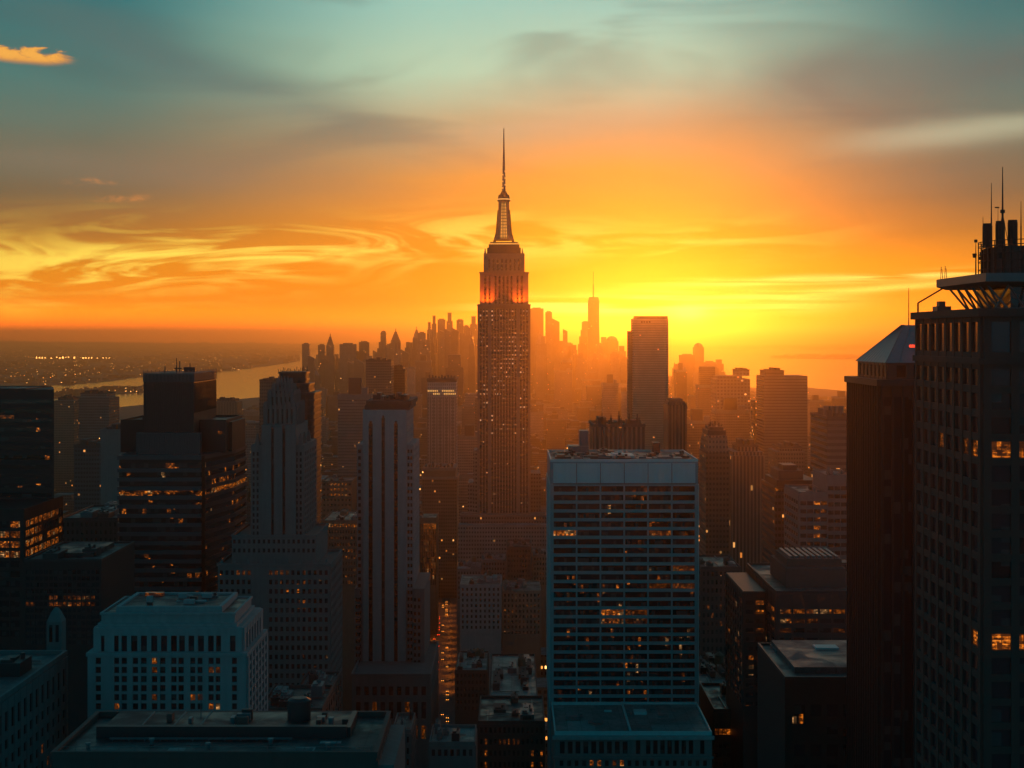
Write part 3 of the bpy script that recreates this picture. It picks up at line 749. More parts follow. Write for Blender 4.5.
e.grid(q, 'front', 2, spread(3, w-3, 7, .55), [(zt+.9, zu-.5)], 2, w-2, zt+.1, zu-.02, t=.25)
e.part('attic_wall', q, 'dark_metal')
zr = 262.7
e.part('pyramid_roof', MB().frus(1.5, w-1.5, 1.5, D-.5, zu+.005, 8.2, w-8.2, 13, 15, zr), 'copper')
q = MB()
for p0, p1 in (((1.5, 1.5), (8.2, 13)), ((1.5, D-.5), (8.2, 15)), ((w-1.5, 1.5), (w-8.2, 13))): q.tube((p0[0], p0[1], zu+.02), (p1[0], p1[1], zr+.02), .12)
for k in range(1, 10):
    t_ = k/10
    q.tube((1.5+(w-3)*t_, 1.5, zu+.04), (8.2+(w-16.4)*t_, 13, zr+.02), .05, 5); q.tube((1.5, 1.5+(D-2)*t_, zu+.04), (8.2, 13+2*t_, zr+.02), .05, 5)
e.part('hip_rib', q, 'steel')
sx0, sx1 = X(908.3, 5), X(915.5, 5); sz = Z(345.5, 5)
q = MB()                                     # small red sign on the front slope, a flowing unreadable script
for k in range(6):
    a = sx0+(sx1-sx0)*k/6; q.tube((a, 4.1, sz-.2+.25*(k % 2)), (a+(sx1-sx0)/6, 4.1, sz+.15-.25*(k % 2)), .16, 6)
q.box(sx0, sx1, 4.0, 4.15, sz-.40, sz-.22)
e.part('sign', q, 'red_sign')
e.part('flagpole', MB().cyl(X(908.7, 14), 14, zr-.1, Z(288, 14), .12, .06, 8), 'black_metal')
e.finish()

# ------------------------------------------------------------------ black tower, far left, with lit lower floors
e = B('black_tower', 'black tower at the left edge with four floors of orange-lit offices below', 'office tower', 560, 24)
X, Z = e.x, e.z; zb = Z(509); xl = -50; D2 = 48
q = MB().box(xl, 0, 0, D2, 0, zb)
rows = []
for i in range(12):
    za = Z(520+9.9*i); rows.append((za-2.9, za-.5))
fc = spread(xl+.5, -1.2, 12, .86); rc = spread(1.2, D2-.6, 9, .9)
lit = {(c, r) for c in range(4, 12) for r in range(4)}-{(9, 0), (8, 0), (10, 0)}
litr = {(c, r) for r, cs in ((0, range(0, 7)), (1, (0, 1, 2)), (2, (0, 1, 2, 3, 5, 6, 7, 8)), (3, range(0, 8))) for c in cs}
e.grid(q, 'front', 0, fc, rows, xl, 0, 60, zb-.3, t=.25, mat='glass', lit=lit)
e.grid(q, 'right', 0, rc, rows, 0, D2, 60, zb-.3, t=.25, mat='glass', lit=litr, dim={(1, 1), (3, 1), (7, 0), (8, 1)})
e.part('base_wall', q, 'black_metal')
zt = Z(389.5, 36); q = MB().prism([(xl, 36), (X(54, 36), 36), (X(53, 70), 70), (xl, 70)], zb, zt)
e.part('tower_wall', q, 'black_metal')
for i in range(26):
    zz = zt-4-i*3.7; e.part('ribbon_window', MB().box(xl+1, X(54, 36)-1, 35.9, 36.05, zz-1.6, zz), 'glass_few')
e.part('ribbon_window', MB().box(X(0, 36), X(14, 36), 35.85, 36.0, Z(418.6, 36), Z(415.2, 36)), 'lit_dim', label='dimly lit office strip near the top')
e.roof(xl, X(53, 70)-.5, 36.2, 69.8, zt, 'dark_roof', 'black_metal', h=.4, units=0, seed=9)
e.finish()

# ------------------------------------------------------------------ banded tower with a slab head
e = B('banded_tower', 'dark banded office tower with a taller slab head and one row of lit floors', 'office tower', 625, 160)
X, Z = e.x, e.z
def pol(o): return [(X(119.5)-o, 0-o), (X(202)-o*.3, 0-o), (X(234, 36)+o, 36-o*.3), (X(234, 36)+o, 64), (X(119.5)-o, 64)]
zb = Z(456)
e.part('core_wall', MB().prism(pol(0), 0, zb), 'black_metal')
lev = 0
for i in range(38):
    za = Z(463+9.1*i)
    e.part('ribbon_window', MB().prism(pol(.12), za-2.2, za-.02), {3: 'glass_busy', 2: 'glass_some', 5: 'glass_some', 12: 'glass_some', 14: 'glass_some', 15: 'glass_some'}.get(i, 'glass_few'))
    e.part('spandrel', MB().prism(pol(.75), za-3.85, za-2.22), 'blue_spandrel')
e.part('spandrel', MB().prism(pol(.75), zb-1.5, zb+.3), 'blue_spandrel')
zu = Z(422, 20); q = MB().box(X(120.5, 20), X(225.7, 20), 20, 60, zb, zu)
e.part('upper_wall', q, 'dark_metal')
e.part('lit_window', MB().box(X(218, 20), X(222, 20), 19.9, 20.05, Z(434, 20), Z(431, 20)), 'lit')
e.roof(X(120.5, 20), X(225.7, 20), 20.3, 60, zu, 'dark_roof', 'dark_metal', h=1, units=3, seed=2)
q = MB().box(X(225.7, 20)+.02, X(238, 40), 26, 58, zb, zu-.3); e.part('side_wall', q, 'dark_metal')
t0, t1 = X(143.5, 9), X(194, 9); zt = Z(373.5, 9); q = MB().box(t0, t1, 9, 56, zb, zt)
for i in range(24):
    a = t0+.4+i*(t1-t0-.8)/23; q.box(a-.16, a+.16, 8.7, 9.05, zb+2, zt-4)
for i in range(20):
    a = 9.6+i*46/19; q.box(t1-.05, t1+.3, a-.16, a+.16, Z(413, 9), zt-4)
e.part('tower_wall', q, 'dark_metal')
q = MB().box(X(136, 5), X(200, 5), 5, 8.6, zb, Z(433, 5))
for i in range(26):
    a = X(136.5, 5)+i*(X(199.5, 5)-X(136.5, 5))/25; q.box(a-.15, a+.15, 4.7, 5.05, zb, Z(433, 5)-.3)
e.part('skirt_wall', q, 'blue_spandrel')
q = MB()
for i in range(38):
    a = t0+i*(t1-t0)/37; q.box(a-.11, a+.11, 8.5, 8.72, zt-3.6, zt+.9+.5*(i % 3 == 0))
for i in range(26):
    a = 9+i*47/25; q.box(t1+.3, t1+.5, a-.11, a+.11, zt-3.6, zt+.9+.5*(i % 3 == 0))
q.box(t0, t1, 8.74, 8.95, zt-.6, zt-.3)
e.part('crown_screen', q, 'steel')
for px_, yt, d_ in ((176.5, 358, 30), (165, 366, 24), (190, 363, 34), (146, 371, 12)):
    xx = X(px_, d_); q = MB().cyl(xx, d_, zt, Z(yt, d_), .3, .14, 6)
    if px_ == 190: q.box(xx-1.8, xx+1.2, d_-.2, d_+.2, Z(yt, d_)-2.6, Z(yt, d_)-1.8); q.box(xx-2.6, xx+2.4, d_-1, d_+1, zt, zt+2.2)
    if px_ == 176.5: q.cyl(xx+1.4, d_, zt, zt+5, .25, .2, 6); q.box(xx-1, xx+2.2, d_-.6, d_+.6, zt+1.5, zt+2)
    e.part('antenna', q, 'dark_metal')
e.finish()

# ------------------------------------------------------------------ gothic stepped stone tower and the louvred tower behind it
e = B('gothic_tower', 'stepped grey stone tower with a gothic pointed crown left of the striped tower', 'stone tower', 600, 278)
X, Z = e.x, e.z
x0, x1 = X(251, 6), X(303.5, 6); f0 = 6; D = 39
q = MB(); zw = Z(445, 6)
q.box(x0, x1, f0, f0+D, 0, zw)
c0, c1 = X(262, 5), X(296, 5); zs = Z(425, 5)
wl = [(x0+.7, x0+1.5), (x0+2.3, x0+3.1)]; wr = [(x1-3.1, x1-2.3), (x1-1.5, x1-.7)]
rows = [(Z(452+6.1*i, 6)-1.5, Z(452+6.1*i, 6)) for i in range(14)]
e.grid(q, 'front', f0, wl, rows, x0, c0-.01, Z(540), zw-.1, t=.3)
e.grid(q, 'front', f0, wr, rows, c1+.01, x1, Z(540), zw-.1, t=.3)
e.grid(q, 'right', x1, spread(f0+1, f0+D-1, 7, .5), rows, f0, f0+D, Z(540), zw-.1, t=.3)
s1, s2 = (X(271.3, 5), X(274, 5)), (X(282.6, 5), X(285.3, 5))
for a, c in ((c0, s1[0]), (s1[1], s2[0]), (s2[1], c1)): q.box(a, c, 4.6, f0+.05, Z(540), zs)
q.box(c0, c1, 6.02, f0+34, zw, zs)
e.part('shaft_wall', q, 'grey_stone')
for a, c in (s1, s2): e.part('window_strip', MB().box(a+.02, c-.02, 5.7, f0-.01, Z(540), zs-1.5), 'glass')
q = MB()
for a in [x0+(c0-x0)*.5, x1-(x1-c1)*.5]:
    for yy in (f0+1, f0+12, f0+25): q.frus(a-1, a+1, yy, yy+2, zw, a-.25, a+.25, yy+.7, yy+1.3, zw+4.5)
e.part('pinnacle', q, 'grey_stone')['kind'] = 'stuff'
tiers = [(264, 296.5, 407, 425, 8, 30), (268.3, 294, 395, 407, 10, 27), (272.5, 291.5, 389, 395, 12, 24), (277, 289.5, 383.5, 389, 13.5, 21)]
for i, (pa, pb, yt, yb, ya, yc) in enumerate(tiers):
    q = MB(); a, c = X(pa, ya), X(pb, ya); za, zb_ = Z(yb, ya), Z(yt, ya)
    q.box(a, c, ya, yc, za, zb_)
    nn = 7-i
    for k in range(nn):
        xx = a+(c-a)*(k+.5)/nn
        q.box(xx-.45, xx+.45, ya-.5, ya+.03, za, zb_+.4); q.frus(xx-.5, xx+.5, ya-.55, ya+.4, zb_+.4, xx-.1, xx+.1, ya-.2, ya, zb_+2.2+.3*i)
        yy = ya+(yc-ya)*(k+.5)/nn
        q.box(c-.03, c+.5, yy-.45, yy+.45, za, zb_+.4); q.frus(c-.4, c+.55, yy-.5, yy+.5, zb_+.4, c, c+.2, yy-.1, yy+.1, zb_+2.2)
        q.box(a-.5, a+.03, yy-.45, yy+.45, za, zb_+.4); q.frus(a-.55, a+.4, yy-.5, yy+.5, zb_+.4, a-.2, a, yy-.1, yy+.1, zb_+2.2)
    e.part('crown_tier', q, 'grey_stone')
    for k in range(nn-1):
        xx = a+(c-a)*(k+1)/nn; e.part('window', MB().box(xx-.28, xx+.28, ya-.06, ya+.02, za+.6, zb_-.8), 'glass')
# set-back base
q = MB(); m0, m1 = X(232, 3), X(316, 3); zm = Z(537, 3)
q.box(m0, m1, 3, 41, 0, zm); zb = Z(566); b0, b1 = X(218), X(330)
rows = [(zm-2.6-3.6*i, zm-1-3.6*i) for i in range(2)]
e.grid(q, 'front', 3, spread(m0, m1, 17, .5), rows, m0, m1, zb, zm-.1, t=.3)
e.part('tier_wall', q, 'grey_stone')
e.part('tier_parapet', ring_boxes(MB(), m0-.3, m1+.3, 2.6, 41, zm+.004, zm+.9, .7), 'grey_stone')
q = MB().box(b0, b1, 0, 40.9, 0, zb)
rows = [(zb-3.6-3.75*i, zb-1.7-3.75*i) for i in range(22)]
e.grid(q, 'front', 0, spread(b0+.3, X(252), 6, .55)+spread(X(268), b1-.4, 11, .55), rows, b0, b1, 40, zb-.2, t=.35, dim={(3, 0), (4, 0), (5, 0), (6, 0), (7, 0), (8, 0), (9, 0), (12, 0), (7, 13), (8, 13), (10, 13), (11, 13)}, mat='glass_few')
e.grid(q, 'right', b1, spread(.5, 40.5, 9, .6), rows, 0, 40.9, 40, zb-.2, t=.35, mat='glass_few')
e.part('base_wall', q, 'grey_stone')
e.part('base_parapet', ring_boxes(MB(), b0-.4, b1+.4, -.4, 40.9, zb+.004, zb+1.0, .8), 'grey_stone')
for k in range(9):
    xx = b0+1.5+k*(b1-b0-3)/8; e.part('pinnacle', MB().frus(xx-.6, xx+.6, 0, 1.2, zb+1.003, xx-.15, xx+.15, .4, .8, zb+2.8), 'grey_stone')
e.finish()

e = B('louvred_tower', 'dark round-cornered tower with stepped horizontal louvres behind the gothic stone tower', 'office tower', 760, 296)
X, Z = e.x, e.z
def rrect(x0, x1, y0, y1, r, n=6):
    pts = []
    for cx, cy_, a0 in ((x1-r, y0+r, -90), (x1-r, y1-r, 0), (x0+r, y1-r, 90), (x0+r, y0+r, 180)):
        for k in range(n+1):
            a = math.radians(a0+90*k/n); pts.append((cx+r*math.cos(a), cy_+r*math.sin(a)))
    return pts
for pa, pb, yt, ybm, ya in ((273.5, 302.5, 372.5, 384, 10), (270, 307, 384, 393, 5), (266, 313.5, 393, 620, 0)):
    a, c = X(pa), X(pb); za, zb_ = max(0, Z(ybm)), Z(yt)
    e.part('core_wall', MB().prism(rrect(a+.5, c-.5, ya+.5, 38-ya*.5, 5), za, zb_-.2), 'black_metal')
    q = MB(); k = 0
    while zb_-k*3.4 > za+.8:
        zz = zb_-k*3.4; q.prism(rrect(a, c, ya, 38.5-ya*.5, 5.4), zz-1.0, zz); k += 1
    e.part('louvre', q, 'dark_metal')['kind'] = 'stuff'
q = MB(); a, c = X(275), X(303.5)
for k in range(22):
    xx = a+(c-a)*k/21; q.tube((xx, 11+(k % 3)*4, Z(373)), (xx, 11+(k % 3)*4, Z(371-rnd.random()*4.5)), .16, 5)
e.part('antenna', q, 'black_metal')['kind'] = 'stuff'
e.finish()

# ------------------------------------------------------------------ striped pale tower
e = B('striped_tower', 'pale stone tower with three dark vertical window stripes and a flat crown', 'stone tower', 700, 385)
X, Z = e.x, e.z; Dp = 50
s0, s1_ = X(362.7), X(406); zt = Z(410); zw = Z(444.5, 3)
q = MB(); q.box(s0, s1_, 1.2, Dp, 0, zt)
st = [(X(368.6), X(372.6)), (X(381.4), X(384.8)), (X(394), X(397.6))]
ed = [s0]+[v for c in st for v in c]+[s1_]
for i in range(0, len(ed), 2): q.box(ed[i], ed[i+1], 0, 1.25, Z(690), zt)
tops = (Z(421), Z(415.5), Z(421))
for (a, c), tz in zip(st, tops):
    q.box(a, c, 0.05, 1.25, tz, zt)
    q.box(a, a+.35, .1, 1.25, tz-1.2, tz); q.box(c-.35, c, .1, 1.25, tz-1.2, tz)
e.part('shaft_wall', q, 'pale_stone')
for (a, c), tz in zip(st, tops):
    w_ = e.part('window_strip', MB().box(a+.02, c-.02, .75, 1.22, Z(690), tz-.02), 'glass')
    q = MB()
    for k in range(24): zz = tz-3-k*4.1; q.box(a+.03, c-.03, .70, .75, zz-.5, zz)
    e.part('spandrel', q, 'dark_metal', w_)['kind'] = 'stuff'
rows = [(Z(449.5+6.72*i, 3)-1.65, Z(449.5+6.72*i, 3)) for i in range(33)]
q = MB(); l0 = X(357, 3); q.box(l0, s0-.01, 3, 44, 0, zw)
e.grid(q, 'front', 3, [(l0+.55, l0+1.85)], rows, l0, s0-.02, Z(680), zw-.3, t=.3)
e.part('wing_wall', q, 'pale_stone')
q = MB(); r1 = X(413, 3); q.box(s1_+.01, r1, 3, 47, 0, zw)
e.grid(q, 'front', 3, [(s1_+.5, s1_+1.45), (s1_+1.85, s1_+2.75)], rows, s1_+.02, r1, Z(680), zw-.3, t=.3)
e.grid(q, 'right', r1, spread(3.5, 46.5, 9, .5), rows, 3, 47, Z(680), zw-.3, t=.3)
e.part('wing_wall', q, 'pale_stone')
up = [(Z(418+6.7*i, 1)-1.5, Z(418+6.7*i, 1)) for i in range(4)]
q = MB(); e.grid(q, 'right', s1_, spread(2, 46, 9, .45), up, 1.2, 48, zw, zt-.3, t=.3); e.part('side_wall', q, 'pale_stone')
q = MB().box(X(364.5), X(409.5), 1.6, Dp-2, zt+.01, Z(405)).box(X(366), X(411.5), .6, Dp-3, Z(405)+.003, Z(400.5))
e.part('crown', q, 'dark_stone')
r = random.Random(12); q = MB(); zc = Z(400.5)
for k in range(9):
    xx = X(371)+k*(X(404)-X(371))/8.3; hh = r.uniform(1.2, 3.2)
    e.part('mechanical_unit', MB().box(xx, xx+r.uniform(1.2, 2.4), 4+r.random()*8, 16+r.random()*9, zc+.01*k, zc+hh), r.choice(['dark_stone', 'steel', 'dark_metal']))
for k in range(13): xx = X(370)+k*(X(407)-X(370))/12; q.tube((xx, 3, zc), (xx, 3, zc+1.6), .09, 5)
q.tube((X(370), 3, zc+1.6), (X(407), 3, zc+1.6), .09, 5)
e.part('railing', q, 'dark_metal')
# shoulder and podium
q = MB(); w0, w1 = X(353.5, -6), X(424, -6); zsd = Z(590, -6)
q.box(w0, l0-.02, -2, 44, 0, zsd); q.box(r1+.02, w1, -2, 46, 0, zsd)
rows = [(Z(598+6.9*i, -2)-1.7, Z(598+6.9*i, -2)) for i in range(11)]
e.grid(q, 'front', -2, [(w0+.6, w0+1.5), (w0+1.8, w0+2.6)], rows, w0, l0-.03, Z(675), zsd-.2, t=.3)
e.grid(q, 'front', -2, [(r1+.7, r1+1.8), (r1+2.6, r1+3.7)], rows, r1+.03, w1, Z(675), zsd-.2, t=.3)
e.part('shoulder_wall', q, 'grey_stone')
q = MB(); p0, p1 = X(352, -30), X(430, -30); zp = Z(676, -30)
q.box(p0, p1, -30, 42, 0, zp)
rows = [(zp-8.6, zp-4.6), (zp-19, zp-11.5), (zp-28, zp-22)]
e.grid(q, 'front', -30, spread(p0+1, p1-1, 9, .55), rows, p0, p1, 40, zp-.3, t=.5, dim={(6, 1), (7, 2), (8, 2), (2, 1)})
e.grid(q, 'right', p1, spread(-28, 38, 12, .55), rows, -30, 42, 40, zp-.3, t=.4)
e.part('podium_wall', q, 'grey_stone')
e.part('podium_parapet', ring_boxes(MB(), p0-.4, p1+.4, -30.5, 42, zp+.004, zp+1.1, .8), 'grey_stone')
e.finish()

# ------------------------------------------------------------------ white stone block, lower left
e = B('stone_block', 'broad white stone office block with attic colonnade at the lower left', 'office building', 330, 167)
X, Z = e.x, e.z; x0, x1 = X(87.6), X(246.2); D = 27; z1 = Z(655)
q = MB().box(x0, x1, .4, D, 0, z1)
S1 = 5.12; pc = lambda v: X(80+v/S1)
cols = [(pc(a), pc(c)) for a, c in ((80, 107), (175, 200), (213, 240), (270, 297), (312, 341), (368, 395), (410, 437), (467, 494), (504, 531), (565, 590), (602, 627), (658, 684), (695, 718), (778, 803))]
rows = [(Z(661.0+9.1*i+3.1), Z(661.0+9.1*i-3.1)) for i in range(12)]
e.grid(q, 'front', .4, cols, rows, x0, x1, 130, z1-.3, t=.45, mat='glass', lit={(5, 0), (9, 4), (1, 5), (11, 5), (12, 5)}, dim={(11, 1), (12, 1), (10, 4), (5, 4), (5, 1), (3, 6), (4, 6), (8, 6), (9, 6)})
e.grid(q, 'right', x1, spread(1.2, D-1, 6, .6), rows, .4, D, 130, z1-.3, t=.45, mat='glass')
e.part('wall', q, 'pale_stone')
q = MB(); q.box(x0-.3, x1+.3, -.3, D, z1-.29, z1+.5); e.part('string_course', q, 'pale_stone')
a0, a1 = X(93.5, 1.2), X(242, 1.2); z2 = Z(627.5, 1.2); q = MB().box(a0, a1, 1.6, D-1, z1+.51, z2)
tall = [(X(80+a/S1, 1.2), X(80+c/S1, 1.2)) for a, c in ((175, 198), (213, 241), (262, 294), (312, 343), (365, 396), (415, 446), (466, 496), (508, 537), (556, 585), (604, 635), (656, 685), (697, 722))]
zt0, zt1 = Z(654), Z(636.8)
e.grid(q, 'front', 1.6, [(X(101, 1.2), X(104.5, 1.2))]+tall+[(X(230, 1.2), X(235.5, 1.2))], [(zt0, zt1)], a0, a1, z1+.52, z2-.2, t=.5, mat='glass')
e.grid(q, 'right', a1, spread(3, D-3, 6, .6), [(zt0, zt1)], 1.6, D-1, z1+.52, z2-.2, t=.5, mat='glass')
e.part('attic_wall', q, 'pale_stone')
c0, c1 = X(100.7, 2.5), X(234.5, 2.5); z3 = Z(615.2, 2.5)
q = MB().box(c0, c1, 3, D-3, z2+.003, z3).box(c0-.6, c1+.6, 2.2, D-2, z2+.004, z2+.7); e.part('cornice', q, 'pale_stone')
e.part('parapet', ring_boxes(MB(), c0-.25, c1+.25, 2.6, D-2.6, z3+.004, z3+.5, .5), 'pale_stone')
e.part('roof', MB().box(c0+.3, c1-.3, 3.2, D-3.2, z3-.1, z3+.12), 'dark_roof')
h0, h1 = X(117, 6), X(223, 6)
q = ring_boxes(MB(), h0, h1, 5, 24, z3+.13, z3+1.5, .9); e.part('penthouse_frame', q, 'pale_stone')
pf = e.part('penthouse_roof', MB().box(h0+.91, h1-.91, 5.91, 23.09, z3+.13, z3+1.0), 'dark_roof')
r = random.Random(2)
for k in range(12):
    ux, uy = r.uniform(h0+2, h1-4), r.uniform(8, 20); a, c = r.uniform(.5, 2.6), r.uniform(.5, 1.6)
    e.part('mechanical_unit', MB().box(ux, ux+a, uy, uy+c, z3+1.0+.01*k, z3+1.3+r.random()), r.choice(['steel', 'pale_stone', 'dark_metal']), pf)
e.part('skylight', MB().box(X(146, 22), X(164, 22), 21, 22.6, z3+1.02, z3+1.8), 'lit_dim', pf)
e.finish()

# ------------------------------------------------------------------ dark flat roof in front
e = B('flat_roof_building', 'dark building at the bottom left seen as a wide flat parapeted roof', 'building', 225.6, 214)
X, Z = e.x, e.z; x0, x1 = X(53), X(376); zr = 196.8; D = 24.6
q = MB().box(x0, x1, 0, D, 0, zr)
e.grid(q, 'right', x1, spread(1, D-1, 6, .5), [(zr-5-4*i, zr-2.6-4*i) for i in range(8)], 0, D, 150, zr-.5, t=.3)
e.part('wall', q, 'dark_stone')
e.part('parapet', ring_boxes(MB(), x0-.2, x1+.2, -.2, D, zr+.003, zr+.9, .55), 'dark_stone')
e.part('coping', ring_boxes(MB(), x0-.3, x1+.3, -.3, D+.1, zr+.905, zr+1.0, .72), 'dark_stone')
rf = e.part('roof', MB().box(x0+.4, x1-.4, .4, D-.6, zr-.2, zr+.1), 'dark_roof')
q = MB().box(X(98, 12), X(347, 12), 11, 12.2, zr+.11, zr+1.9).box(X(346, 12), X(351, 12), 11.4, 22, zr+.12, zr+1.7); e.part('screen_wall', q, 'dark_metal')
uf = e.part('upper_roof', MB().box(X(100, 12), X(346, 12)-.01, 12.21, D-.8, zr+.11, zr+1.0), 'dark_roof')
q = MB().cyl(X(300, 20), 19, zr+1.01, zr+4.2, 1.9, n=24); q.cyl(X(300, 20), 19, zr+4.203, zr+4.6, 1.9, 1.2, 24); e.part('vessel', q, 'dark_metal', uf)
r = random.Random(8)
for k in range(11):
    px_ = r.choice([r.uniform(120, 200), r.uniform(200, 280), r.uniform(312, 345)]); uy = r.uniform(13.5, 21); a, c = r.uniform(.5, 2.4), r.uniform(.5, 2)
    e.part('mechanical_unit', MB().box(X(px_, uy), X(px_, uy)+a, uy, uy+c, zr+1.01+.01*k, zr+1.5+r.random()*1.4), r.choice(['steel', 'dark_metal', 'dark_stone']), uf)
q = MB()
for k in range(22):
    xx = x0+.9+k*(x1-x0-1.8)/21; q.tube((xx, .9, zr+.1), (xx, .9, zr+1.5), .035, 5)
q.tube((x0+.9, .9, zr+1.5), (x1-.9, .9, zr+1.5), .035, 5); q.tube((x0+.9, .9, zr+1.0), (x1-.9, .9, zr+1.0), .03, 5)
e.part('railing', q, 'steel')
rp = random.Random(41)
for k in range(9):
    ux, uy = rp.uniform(x0+2, x1-9), rp.uniform(1.6, 8); e.part('roof_patch', MB().box(ux, ux+rp.uniform(2, 6), uy, uy+rp.uniform(1, 2.6), zr+.1, zr+.112+.004*k), rp.choice(['grey_roof', 'black_metal', 'pale_roof']), rf)
for k in range(5):
    ux, uy = x0+4+k*9.2, 4.5+2.5*(k % 2); q = MB().cyl(ux, uy, zr+.15, zr+.9, .3, n=10); q.cyl(ux, uy, zr+.903, zr+1.15, .5, .42, 10); e.part('vent', q, 'steel', rf)
q = MB().box(x0+6, x1-14, 9.2, 9.5, zr+.35, zr+.6)
for k in range(12): xx = x0+6.5+k*(x1-x0-21)/11; q.box(xx-.06, xx+.06, 9.1, 9.6, zr+.11, zr+.345)
e.part('pipe_run', q, 'steel', rf)
q = MB()
for px_ in (150, 182, 208):
    q.tube((X(px_-9, 14), 13, zr+1.1), (X(px_, 18), 21, zr+1.7), .16, 6)
e.part('duct', q, 'steel', uf)
e.part('mast', MB().cyl(X(201, 20), 20, zr+1, zr+5.2, .07, n=6), 'steel', uf)
q = MB().box(x1+.21, x1+2.6, 1, D, 0, zr-1.3); e.part('side_wing', q, 'grey_stone')
e.finish()

# ------------------------------------------------------------------ windowed block at the left edge, the turret and the black low block behind
e = B('windowed_block', 'dim stone block with punched windows at the lower left edge', 'office building', 285, -40)
X, Z = e.x, e.z; xr_ = -101.3-e.X0; D = 56; zt = 188
q = MB().box(-30, xr_, 0, D, 0, zt)
e.grid(q, 'right', xr_, spread(1, D-1, 14, .5), [(zt-6.6, zt-2.6)]+[(zt-10.2-3.6*i, zt-8.2-3.6*i) for i in range(9)], 0, D, 140, zt-.3, t=.4, dim={(9, 3), (10, 4)})
e.part('wall', q, 'grey_stone')
e.roof(-30, xr_, 0, D, zt, 'grey_roof', 'grey_stone', h=1.0, units=5, seed=21, out=.2)
e.finish()
e = B('turret', 'slender stone turret rising behind the roof of the dim windowed block', 'turret', 380, 54)
X, Z = e.x, e.z
e.part('shaft', MB().box(-1.9, 1.9, 0, 3.8, 0, Z(622)), 'grey_stone')
e.part('cap', MB().frus(-1.9, 1.9, 0, 3.8, Z(622)+.003, -1.0, 1.0, .9, 2.9, Z(613)).frus(-1.0, 1.0, .9, 2.9, Z(613)+.003, -.4, .4, 1.5, 2.3, Z(609)), 'grey_stone')
for s_ in (-.8, .8): e.part('window', MB().box(s_-.4, s_+.4, -.06, .02, Z(642), Z(625)), 'glass')
e = B('low_black_block', 'low black block with two dim lit window rows behind the dim windowed block', 'office building', 480, 62)
X, Z = e.x, e.z; x0, x1 = X(24), X(101.5); zt = Z(561.5); D = 42
q = MB().box(x0, x1, 0, D, 0, zt)
rows = [(Z(570+6.4*i)-1.3, Z(570+6.4*i)) for i in range(12)]
e.grid(q, 'front', 0, spread(x0+.5, x1-.5, 16, .8), rows, x0, x1, Z(660), zt-.3, t=.2, dim={(c, r) for r in (4, 5) for c in (5, 6, 7, 8, 9, 10, 11, 12, 13, 14, 0, 1) if (c, r) not in ((7, 4), (0, 4), (1, 4))}, lit={(13, 5), (6, 5), (9, 5)})
e.part('wall', q, 'black_metal')
e.roof(x0, x1, 0, D, zt, 'dark_roof', 'dark_metal', h=.8, units=2, seed=6)
e.part('raised_roof', MB().box(x0+5, x1-5, 8, 34, zt+.2, zt+1.6), 'dark_roof')
e.finish()

# ------------------------------------------------------------------ mid-distance towers
def tower(name, label, cat, Y, x0, x1, yt, D, mat, top=None, seed=0, roofmat=None, side=None, steps=(), group=None):
    """box tower with roof gear; steps = (x0, x1, ytop, depth offset) tiers above the main block"""
    e = B(name, label, cat, Y, (x0+x1)/2, group)
    q = MB().box(e.x(x0), e.x(x1), 0, D, 0, e.z(yt)); e.part('wall', q, mat)
    zb, box = e.z(yt), (e.x(x0), e.x(x1), 0, D)
    for i, (a, c, y, d) in enumerate(steps):
        if y < yt or True:
            zt = e.z(y, d); q = MB().box(e.x(a, d), e.x(c, d), d, D-d*.6, zb+.003 if zt > zb else 0, zt)
            e.part('upper_wall' if zt > zb else 'wing_wall', q, mat)
            if zt > zb: zb, box = zt, (e.x(a, d), e.x(c, d), d, D-d*.6)
    x_0, x_1, y0, y1 = box; r = random.Random(seed)
    e.part('parapet', ring_boxes(MB(), x_0-.3, x_1+.3, y0-.3, y1, zb+.004, zb+1.6, .9), mat if mat in ('limestone', 'grey_stone') else 'dark_stone')
    w = x_1-x_0
    for k in range(3):
        a = x_0+w*(.08+.28*k+r.random()*.05); c = a+w*r.uniform(.12, .24)
        e.part('mechanical_unit', MB().box(a, c, y0+(y1-y0)*.2, y0+(y1-y0)*r.uniform(.5, .8), zb+.01, zb+r.uniform(2.2, 5.5)), 'dark_stone')
    return e
e = B('brown_tower', 'brown brick tower with a layered flat top beside the street right of the striped tower', 'tower', 1500, 439)
X, Z = e.x, e.z; D = 55
e.part('wall', MB().box(X(421.5), X(457), 0, D, 0, Z(478)), 'f_brown')
e.part('upper_wall', MB().box(X(423), X(455.5), 2, D-2, Z(478)+.005, Z(471)), 'brown_brick')
e.part('cornice', MB().box(X(421), X(457.5), -.6, D, Z(478)-1.5, Z(477)), 'limestone')
e.part('roof_slab', MB().box(X(422.5), X(456), 1, D-2, Z(471)+.005, Z(468)), 'limestone')
q = MB()
for k in range(8): q.box(X(424+k*3.8), X(426+k*3.8), 6, 20, Z(468)+.01, Z(468)+1.5+(k*7 % 5)*.8)
e.part('mechanical_unit', q, 'dark_stone')['kind'] = 'stuff'
e = B('lit_annex', 'low brown annex with lit floors at the foot of the striped tower', 'office building', 1300, 428)
X, Z = e.x, e.z; q = MB().box(X(416), X(436.3), 0, 40, 0, Z(519)); w0, w1 = X(416.5), X(436)
e.grid(q, 'front', 0, spread(w0, w1, 11, .7), [(Z(526+5.6*i)-2.6, Z(526+5.6*i)+2.0) for i in range(11)], w0-.3, w1+.2, Z(600), Z(520), t=.4, mat='glass', lit={(c, r) for r in (0,) for c in range(4, 11)} | {(6, 8), (7, 9), (9, 9), (5, 9)}, dim={(c, r) for r in range(1, 9) for c in range(4, 11) if (c*5+r*3) % 4})
